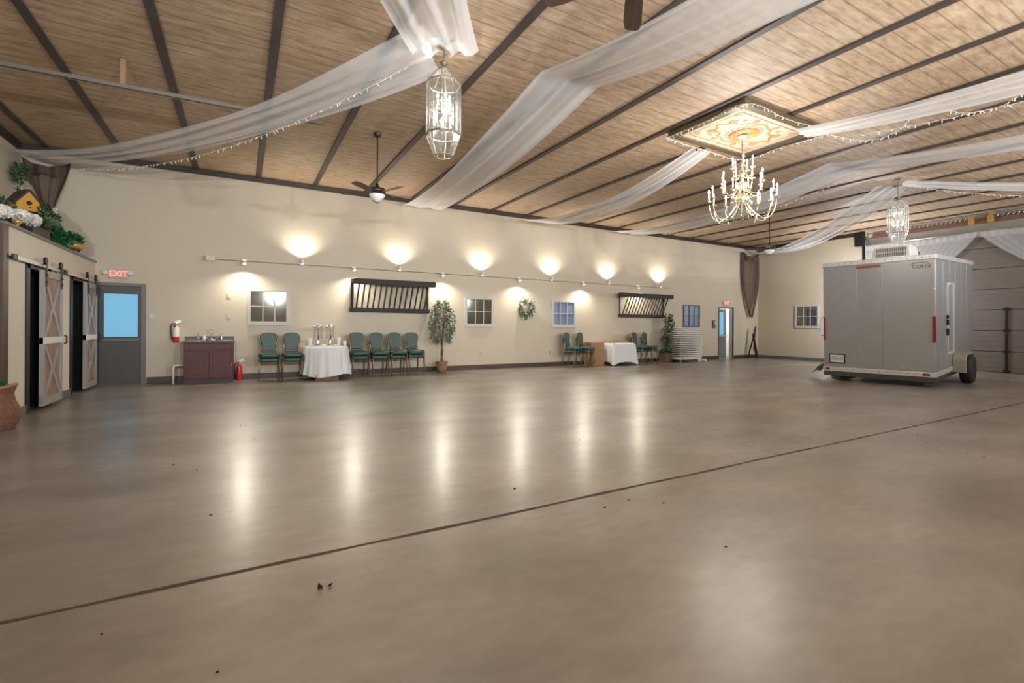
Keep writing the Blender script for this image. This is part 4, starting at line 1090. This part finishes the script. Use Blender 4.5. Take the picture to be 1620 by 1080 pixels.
t = thing('planter_box', 'dark planter box with trailing greenery on the dark ledge', 'planter', (-2.68, 9.66, LZ))
MB().box(-.10, .10, -.34, .34, 0, .155).build('box_body', 'planter', t, bevel=.008)
m = MB(); clump(m, (0, .1, .22), .15, .30, .07, 150, .09, .045); clump(m, (-.06, .66, .40), .14, .24, .20, 230, .10, .05); clump(m, (-.1, -.75, .26), .10, .22, .12, 80, .09, .045); clump(m, (-.28, .66, .72), .08, .22, .07, 60, .09, .04)
m.build('foliage', 'leaf', t)
m = MB(); clump(m, (.05, .35, .33), .10, .12, .10, 50, .10, .04); m.build('grey_foliage', 'leaf_pale', t)
def hydrangea(label, x, y, z, r):
    t = thing('hydrangea', label, 'flower', (x, y, z), 0, 'white hydrangea blooms on the ledge')
    m = MB(); m.ball((0, 0, 0), r * .85, 14, 10, (1, 1.0, .8))
    for k in range(160):
        a = random.uniform(0, 2 * PI); c = random.uniform(-1, 1); s_ = math.sqrt(1 - c * c)
        p = Vector((s_ * cos(a), s_ * sin(a), c * .8)) * r
        for j_ in range(2): m.leaf(p * .86, p.normalized() * .4 + Vector((random.gauss(0, .6), random.gauss(0, .6), random.gauss(0, .6))), r * .3, r * .3)
    m.build('bloom', 'petal', t)
    MB().tube([(0, 0, -r * .5), (-.02, .02, -(z - LZ) + .002)], .008, 6).build('stem', 'leaf', t)
hydrangea('white hydrangea bloom over the dark planter box, left one', -2.62, 8.97, LZ + .19, .10)
hydrangea('white hydrangea bloom over the dark planter box, right one', -2.60, 9.32, LZ + .20, .105)
hydrangea('white hydrangea bloom at the outer end of the ledge', -2.62, 8.41, LZ + .13, .10)
t = thing('candle_cup', 'small gold glass candle cup at the front of ledge', 'candle holder', (-2.60, 8.80, LZ))
MB().lathe([(.0, 0), (.04, .002), (.018, .02), (.018, .035), (.05, .06), (.055, .10), (.05, .10), (.044, .065), (.0, .05)], 20).build('cup', 'gold', t, smooth=True)
t = thing('gold_basket', 'gold woven basket of boxwood on a stand at ledge end', 'basket', (-2.74, 11.66, LZ))
MB().lathe([(.0, .085), (.16, .09), (.20, .12), (.215, .20), (.205, .20), (.18, .13), (.0, .12)], 32).build('basket_bowl', 'gold', t, smooth=True)
q = MB()
for a in (.5, 2.6, 4.7): q.tube([(.15 * cos(a), .15 * sin(a), .10), (.11 * cos(a), .11 * sin(a), .05), (.13 * cos(a), .13 * sin(a), 0)], .010, 6)
q.build('stand', 'black', t)
m = MB(); clump(m, (0, 0, .27), .17, .20, .11, 420, .065, .045, .5); m.build('boxwood_foliage', 'leaf_bright', t)
t = thing('ivy_garland', 'bright green ivy garland trailing between planter and gold basket', 'garland', (-2.76, 10.9, LZ))
MB().tube([(0, -.55, .30), (.02, -.2, .26), (0, .2, .16), (.02, .45, .08)], .008, 6).build('vine_stem', 'bark', t)
m = MB()
for s_ in range(9): clump(m, (0, -.55 + s_ * .125, .36 - .024 * s_ + .04 * sin(s_)), .10, .14, .12, 60, .085, .06)
m.build('ivy_leaves', 'leaf_bright', t)
m = MB(); m.box(-.05, .05, -.1, .1, 0, .20); t2 = tag(m.build('clay_pot', 'wicker_dark', bevel=.02), 'small reddish pot behind the ivy between planter and gold basket', 'pot'); t2.location = (-2.86, 10.62, LZ)
t = thing('flower_spray', 'small leafy spray pinned high on left wall above birdhouse', 'wall spray', (XW + .10, 12.10, 4.02))
MB().tube([(0, -.2, .14), (0.02, 0, .02), (0, .2, -.16)], .006, 5).build('stem', 'bark', t)
m = MB(); clump(m, (.03, 0, .0), .06, .22, .15, 80, .12, .05); m.build('leaves', 'leaf', t)
t = thing('white_rose', 'single white flower at the tip of brown left swag', 'flower', (-3.15, 12.36, 3.40))
m = MB(); m.ball((0, 0, 0), .05, 10, 8); clump(m, (0, 0, 0), .06, .06, .06, 60, .05, .05); m.build('bloom', 'petal', t)
m = MB(); clump(m, (-.02, -.03, -.10), .12, .10, .10, 60, .10, .045); m.build('leaves', 'leaf', t)
t = thing('leafy_bush', 'dark leafy artificial bush behind the birdhouse on the ledge', 'plant', (-3.30, 11.0, LZ))
MB().lathe([(.0, 0), (.12, 0), (.15, .2), (.13, .2), (.0, .17)], 18).build('pot', 'planter', t)
m = MB(); clump(m, (0, 0, .42), .22, .42, .25, 300, .12, .05); m.build('foliage', 'leaf', t)

# basket on the floor at the left picture edge
t = thing('wicker_basket', 'tall reddish wicker basket on floor at left edge of picture', 'basket', (-2.55, 7.86, 0))
def bask(u, v):
    a = 2 * PI * u; prof = [.20, .235, .25, .24, .205, .19, .215]
    k = v * 6; i = min(5, int(k)); r = prof[i] + (prof[i + 1] - prof[i]) * (k - i)
    r += .010 * sin(30 * a + (PI if int(v * 26) % 2 else 0))
    return (r * cos(a), r * sin(a), v * .50)
MB().grid(bask, 120, 53, True).build('basket_body', 'wicker_dark', t, smooth=True, solid=.012)
MB().tube([(.225 * cos(a), .225 * sin(a), .505 + .02 * cos(2 * a)) for a in [2 * PI * k / 30 for k in range(30)]], .02, 8, True).build('rim', 'wicker', t, smooth=True)
MB().lathe([(.0, .01), (.19, .01), (.19, .02), (.0, .02)], 20).build('bottom', 'wicker_dark', t)
m = MB(); clump(m, (-.02, 0, .50), .13, .13, .07, 90, .08, .05, .4); m.build('foliage', 'leaf_bright', t)

# ------------------------------------------------------------------ garage door in the right wall
t = thing('door_3', 'brown grey sectional garage door behind the trailer', 'garage door', (XR, 0, 0)); t['kind'] = 'structure'
nsec = 7; sh = 4.27 / nsec
for k in range(nsec):
    q = MB(); z0 = k * sh
    q.box(-.02, .03, GY0 - .1, GY1 - .02, z0 + .008, z0 + sh - .008)
    for r in (.25, .5, .75): q.box(-.026, -.02, GY0 - .1, GY1 - .02, z0 + sh * r - .01, z0 + sh * r + .01)
    q.build('door_section', 'garage', t)
for y in (4.93, 7.2):
    q = MB(); q.bar((-.05, y, .02), (-.05, y, 1.9), .05, .03, (1, 0, 0))
    for k in range(4): q.box(-.055, -.02, y - .07, y + .07, k * sh - .03 if k else .02, k * sh + .03 if k else .08)
    q.build('lock_bar', 'black', t)
MB().box(-.022, .01, GY0, GY1, 0, .02).build('bottom_seal', 'rubber', t)
MB().box(.03, .05, GY0 - .1, GY1 - .02, 0, 4.3).build('light_block_sheet', 'black', t)  # unseen sheet added to stop sky light through the section gaps
t = thing('door_rail_track', 'dark vertical steel track beside the sheer curtain and garage door', 'door track', (XR, GY1 + .03, 0))
MB().box(-.09, -.001, -.03, .03, .0, 4.35).build('vertical_track', 'black', t)
MB().box(-.22, -.001, -.05, .22, 4.18, 4.55).build('bearing_plate', 'iron', t, bevel=.01)
MB().tube([(-.1, -.12, 4.5), (-.16, -.16, 4.3), (-.12, -.2, 4.1), (-.1, -.14, 4.0)], .018, 8).build('cable_loop', 'strut', t)
struct(MB().box(XR - .05, XR, GY0 - .3, GY1 - .02, 4.10, 4.40).build('trim_30', 'header'))
struct(MB().box(XR - .06, XR, GY0 - .3, GY1 - .25, 4.40, 4.56).build('trim_31', 'redwood'))
t = thing('torsion_spring', 'long torsion spring on red brown board above garage door', 'torsion spring', (XR - .13, 0, 4.575))
MB().tube([(0, GY0, 0), (0, GY1 - .1, 0)], .013, 8).build('shaft', 'strut', t)
for y0, y1 in ((5.75, 7.9), (2.6, 5.15)):
    n = int((y1 - y0) / .11); MB().tube([(.045 * cos(2 * PI * k / 12), y0 + (y1 - y0) * k / (n * 12), .045 * sin(2 * PI * k / 12)) for k in range(n * 12 + 1)], .014, 6).build('spring_coil', 'steel', t, smooth=True)
for y in (5.25, 5.68):
    q = MB(); q.box(-.05, .07, y - .07, y + .07, -.17, .03); q.box(-.04, .04, y - .04, y + .04, .03, .08); q.build('bearing_bracket', 'gold', t, bevel=.008)

# sheer curtains on a wire in front of the garage door
def curtain(label, y0, y1, yt, zt):
    z0 = 4.13
    t = thing('sheer_curtain', label, 'curtain', (XR - .22, 0, 0), 0, 'sheer curtains over the garage door')
    def fn(u, v):
        yt2 = yt + (u - .5) * .25 * (1 if y1 > y0 else -1)
        k = v ** 1.25
        y = (y0 + (y1 - y0) * u) * (1 - k) + yt2 * k
        z = z0 - .05 * sin(PI * u) * (1 - v) - (z0 - zt) * v
        return (.010 * sin(2 * PI * 17 * u + 2 * v) + .012 * sin(2 * PI * 5 * u + 3 * v), y, z)
    MB().grid(fn, 150, 30).build('sheer_panel', 'sheer_thin', t, smooth=True)
    MB().grid(lambda u, v: (fn(u, 0)[0] - .012, fn(u, 0)[1], fn(u, 0)[2] + .03 - .17 * v), 150, 3).build('header_band', 'sheer', t, smooth=True)
    return t
curtain('white sheer curtain tied back behind the trailer roof', 8.45, 5.50, 8.3, 1.7)
curtain('white sheer curtain sweeping down at the right picture edge', 5.50, 2.1, 2.2, 1.7)
q = MB(); q.tube([(XR - .22, 8.5, 4.15), (XR - .22, 2.0, 4.15)], .006, 6); tag(q.build('curtain_wire', 'steel'), 'thin curtain wire across the garage door opening', 'curtain wire')

# ------------------------------------------------------------------ cargo trailer
tr = thing('cargo_trailer', 'silver box trailer resting on its tail near the garage door', 'trailer', (12.765, 4.322, 0.02))
tr.rotation_euler = (0, rad(-2.75), rad(8.35))     # local x forward (away), y to the left side
W = 2.11; Lt = 3.95; zb = .226; ztp = 2.77
MB().box(.012, Lt, .012, W - .012, zb, ztp).build('box_body', 'silver', tr, bevel=.01)
q = MB()
for (a, b_) in ((.03, .70), (.705, 1.19), (1.195, W - .03)): q.box(0, .014, W - b_, W - a, zb + .09, ztp - .09)
q.build('rear_ramp_door', 'silver', tr, bevel=.003)
for k in range(6):
    for ya in (.004, W - .014): MB().box(.03 + k * .62, .03 + k * .62 + .61, ya, ya + .01, zb + .09, ztp - .09).build('side_panel', 'silver', tr, bevel=.002)
q = MB(); q.box(-.02, Lt + .02, -.012, W + .012, ztp - .06, ztp + .045); q.build('roof_trim', 'alu', tr, bevel=.012)
q = MB(); q.box(-.012, Lt, -.004, W + .004, zb - .02, zb + .085); q.build('bottom_trim', 'alu', tr, bevel=.006)
q = MB(); q.box(-.015, Lt, .01, W - .01, .095, zb - .02); q.build('underframe', 'underframe', tr, bevel=.006)
q = MB()
for k in range(16):
    y = .10 + k * (W - .2) / 15
    for z in (zb + .03, ztp - .005): q.lathe([(.0, 0), (.010, 0), (.006, .006), (.0, .007)], 8, Matrix.Translation((-.012 if z < 1 else -.02, y, z)) @ Matrix.Rotation(-PI / 2, 4, 'Y'))
q.build('rivets', 'underframe', tr)
def on_rear(nm, m, y0, y1, z0, z1, d=.03, bev=.006): return MB().box(-d, .004, W - y1, W - y0, z0, z1).build(nm, m, tr, bevel=bev)
on_rear('tail_light', 'tail_red', W - .055, W - .005, .95, 1.50); on_rear('tail_light', 'tail_red', .02, .057, .95, 1.50)
on_rear('marker_bar', 'dull_red', .70, 1.16, ztp - .15, ztp - .09, .02)
on_rear('marker_lamp', 'tail_red', W - .22, W - .11, zb + .012, zb + .06, .03); on_rear('marker_lamp', 'tail_red', .06, .14, zb + .012, zb + .06, .03)
lp = on_rear('plate_frame', 'black', .13, .46, .40, .63, .02)
pl = MB().box(-.026, -.018, W - .435, W - .155, .425, .605).build('licence_plate', 'plate', tr)
text('plate_lettering', 'XTB·6LZ5', .10, 'strut', pl, (-.028, W - .295, .515), (PI / 2, 0, -PI / 2), .001, .62)
lg = text('logo_lettering', 'COHSI', .105, 'logo', tr, (-.004, W - 1.87, ztp - .205), (PI / 2, 0, -PI / 2), .001, 1.0)
q = MB(); q.tube([(-.003, W - 1.65, ztp - .19), (-.003, W - 1.71, ztp - .145), (-.003, W - 1.79, ztp - .118), (-.003, W - 1.89, ztp - .115), (-.003, W - 1.98, ztp - .135), (-.003, W - 2.03, ztp - .17)], [.002, .005, .006, .005, .004, .001], 6)
q.ball((-.003, W - 1.74, ztp - .128), .013, 8, 6, (.3, 1, 1)); q.build('logo_swoosh', 'logo', tr)
q = MB(); q.tube([(.02, W, 1.05), (-.0, W + .06, 1.10), (-.0, W + .075, 1.28), (-.0, W + .06, 1.46), (.02, W, 1.51)], .013, 8); q.build('grab_handle', 'chrome', tr, smooth=True)
q = MB(); q.ball((-.004, .09, 1.98), .03, 10, 6, (.25, 1, .7)); q.ball((-.004, .03, 2.08), .018, 8, 6, (.4, 1, 1.6)); q.build('dent', 'steel', tr, smooth=True)
# side door frame on the visible side
sd = MB(); sd.box(1.02, 1.06, -.014, .006, .62, 2.22); sd.box(1.60, 1.66, -.014, .006, .62, 2.22); sd.box(1.07, 1.60, -.02, .006, 2.17, 2.22); sd.box(1.07, 1.60, -.02, .006, .62, .67)
sd.build('side_door_frame', 'alu', tr, bevel=.004)
q = MB(); q.box(.94, 1.0, -.035, .004, 1.28, 1.40); q.box(.94, 1.0, -.035, .004, 1.42, 1.50); q.box(.94, 1.0, -.035, .004, 1.05, 1.2); q.build('door_latch', 'black', tr, bevel=.006)
MB().tube([(.97, -.05, .80), (1.04, -.05, .80)], .018, 8).build('door_knob', 'chrome', tr)
# wheels, fenders
WX0 = 1.99
for sg, yb in ((-1, 0.0), (1, W)):
    T = Matrix.Translation((WX0, yb + sg * .185, .22)) @ Matrix.Rotation(PI / 2, 4, 'X')
    nm = 'wheel'
    w_ = MB(); w_.lathe([(.20, -.105), (.29, -.11), (.325, -.085), (.335, -.05), (.335, .05), (.325, .085), (.29, .11), (.20, .105)], 36, T); wo = w_.build('wheel', 'rubber', tr, smooth=True)
    h = MB(); h.lathe([(.0, -sg * .05), (.06, -sg * .05), (.10, .04 * -sg), (.17, .06 * -sg), (.205, .10 * -sg), (.205, .0)], 28, T); h.build('rim', 'chrome', wo, smooth=True)
    out = [(-.50, .17), (-.50, .46), (-.40, .585), (.40, .585), (.50, .46), (.50, .17), (.47, .17), (.47, .45), (.385, .555), (-.385, .555), (-.47, .45), (-.47, .17)]
    y0, y1 = sorted((yb, yb + sg * .235))
    f_ = MB(); vs0 = [(WX0 + x, y0, z) for x, z in out] + [(WX0 + x, y1, z) for x, z in out]; n = 12
    fs = [(i, i + n, (i + 1) % n + n, (i + 1) % n) for i in range(n)] + [(i, i + 1, 10 - i, 11 - i) for i in range(5)] + [(i + n, 11 - i + n, 10 - i + n, i + 1 + n) for i in range(5)]
    f_.add(vs0, fs); f_.build('fender', 'fender', tr, bevel=.01)
for y in (.14, W - .22):
    q = MB(); q.lathe([(.0, -.05), (.042, -.05), (.042, .05), (.0, .05)], 14, Matrix.Translation((.06, y, .045)) @ Matrix.Rotation(PI / 2, 4, 'X')); q.box(.02, .10, y - .07, y + .07, .06, .11); q.build('tail_roller', 'underframe', tr)
q = MB(); q.box(.25, .5, W - .55, W - .25, .03, .10); q.build('stabilizer_foot', 'underframe', tr)
q = MB(); q.grid(lambda u, v: (.15 + .5 * u, W + .02 + .27 * v, .36 - .24 * v ** 2.2 + .02 * sin(5 * u)), 8, 12); q.build('side_flap', 'fender', tr, smooth=True, solid=.02)
# rooftop air conditioner
ac = MB(); x0, x1, y0, y1 = .40, 1.15, W - 1.62, W - .88
ac.add([(x0, y0, ztp + .045), (x1, y0, ztp + .045), (x1, y1, ztp + .045), (x0, y1, ztp + .045), (x0 + .05, y0 + .05, ztp + .335), (x1 - .1, y0 + .05, ztp + .335), (x1 - .1, y1 - .05, ztp + .335), (x0 + .05, y1 - .05, ztp + .335)], [(0, 3, 2, 1), (4, 5, 6, 7), (0, 1, 5, 4), (1, 2, 6, 5), (2, 3, 7, 6), (3, 0, 4, 7)])
aco = ac.build('air_conditioner', 'white', tr, bevel=.025)
gr = MB()
for k in range(17):
    y = y0 + .10 + k * (y1 - y0 - .2) / 16
    for za, zc in ((.10, .19), (.205, .295)):
        xa = x0 + .05 * (za - .045) / .29 - .006; xb = x0 + .05 * (zc - .045) / .29 - .006
        gr.bar((xa, y, ztp + za), (xb, y, ztp + zc), .016, .012, (1, 0, 0))
gr.build('louvre_slots', 'louvre', aco)
MB().tube([(.55, W - 1.72, ztp + .04), (.55, W - 1.72, ztp + .16)], .012, 6).build('antenna_stub', 'black', tr)

# ------------------------------------------------------------------ litter on the floor
def litter(label, x, y, s_):
    m = MB()
    for k in range(5): m.leaf((random.gauss(0, s_ * .3), random.gauss(0, s_ * .3), s_ * .12), (random.gauss(0, 1), random.gauss(0, 1), .3), s_, s_ * .6)
    m.box(-s_ * .2, s_ * .2, -s_ * .15, s_ * .15, 0, s_ * .2)
    o = m.build('dead_leaf', 'debris'); o.location = (x, y, 0); return tag(o, label, 'litter')
litter('curled dark dead leaf on concrete below the floor joint, lower left', .34, 2.42, .03)
m = MB()
for k in range(70):
    x = random.uniform(-1.5, 9); y = random.uniform(1.6, 10); s_ = random.uniform(.003, .009)
    m.box(x - s_, x + s_, y - s_ * .5, y + s_ * .5, 0, .004)
tag(m.build('floor_specks', 'debris'), 'scattered dark specks of dirt over the concrete floor', 'litter', kind='stuff')

# ------------------------------------------------------------------ added fill lights, camera, view
for x in (-1.9, 1.5, 4.8, 8.1, 11.6, 15.3): light('front_fill_spot', 'SPOT', (x, YF + .7, 2.75), 780 if x < 7 else (430 if x < 14 else 620), (.95, .975, 1), .06, (rad(180 - 52), 0, 0), rad(150), .8)  # unseen uplights without fixtures, added to fill the ceiling
for i, (a, b) in enumerate(WX):
    light('window_fill', 'AREA', ((a + b) / 2, YF - .25, 3.85), 60, (0.93, 0.96, 1.0), b - a, (PI / 2, 0, 0), size_y=1.2)  # fill panels behind the added front windows
light('right_wall_fill', 'POINT', (17.7, 8.0, 2.45), 230, (.95, .97, 1), .15)  # fixtureless fill light added behind the trailer for the right wall
light('hall_fill_light', 'POINT', (DX0 + .55, D + 1.25, 2.2), 40, (1, .98, .94), .12)  # unseen point light added to brighten the hall and jamb
wd = bpy.data.worlds.new('world'); scn.world = wd; wd.use_nodes = True
bg = wd.node_tree.nodes['Background']; bg.inputs[0].default_value = (.75, .85, 1, 1); bg.inputs[1].default_value = .6

cam = bpy.data.cameras.new('camera'); co = bpy.data.objects.new('camera', cam); COL.objects.link(co)
cam.sensor_width = 36; cam.lens = 755.4 / 1620 * 36; cam.clip_start = .05
cam.shift_y = -(540 - 516.8) / 1620; cam.shift_x = 0.0002
co.matrix_world = Matrix.Translation((0, 0, 1.245)) @ Matrix.Rotation(rad(-29.6), 4, 'Z') @ Matrix.Rotation(PI / 2, 4, 'X') @ Matrix.Rotation(.006, 4, 'Z')
scn.camera = co
vs = scn.view_settings
vs.view_transform = 'Standard'; vs.look = 'None'; vs.gamma = 1; vs.use_curve_mapping = False; vs.exposure = 0.42
cy = scn.cycles
cy.use_denoising = True; cy.max_bounces = 8; cy.diffuse_bounces = 4; cy.transparent_max_bounces = 24; cy.sample_clamp_indirect = 6; cy.caustics_reflective = False; cy.caustics_refractive = False
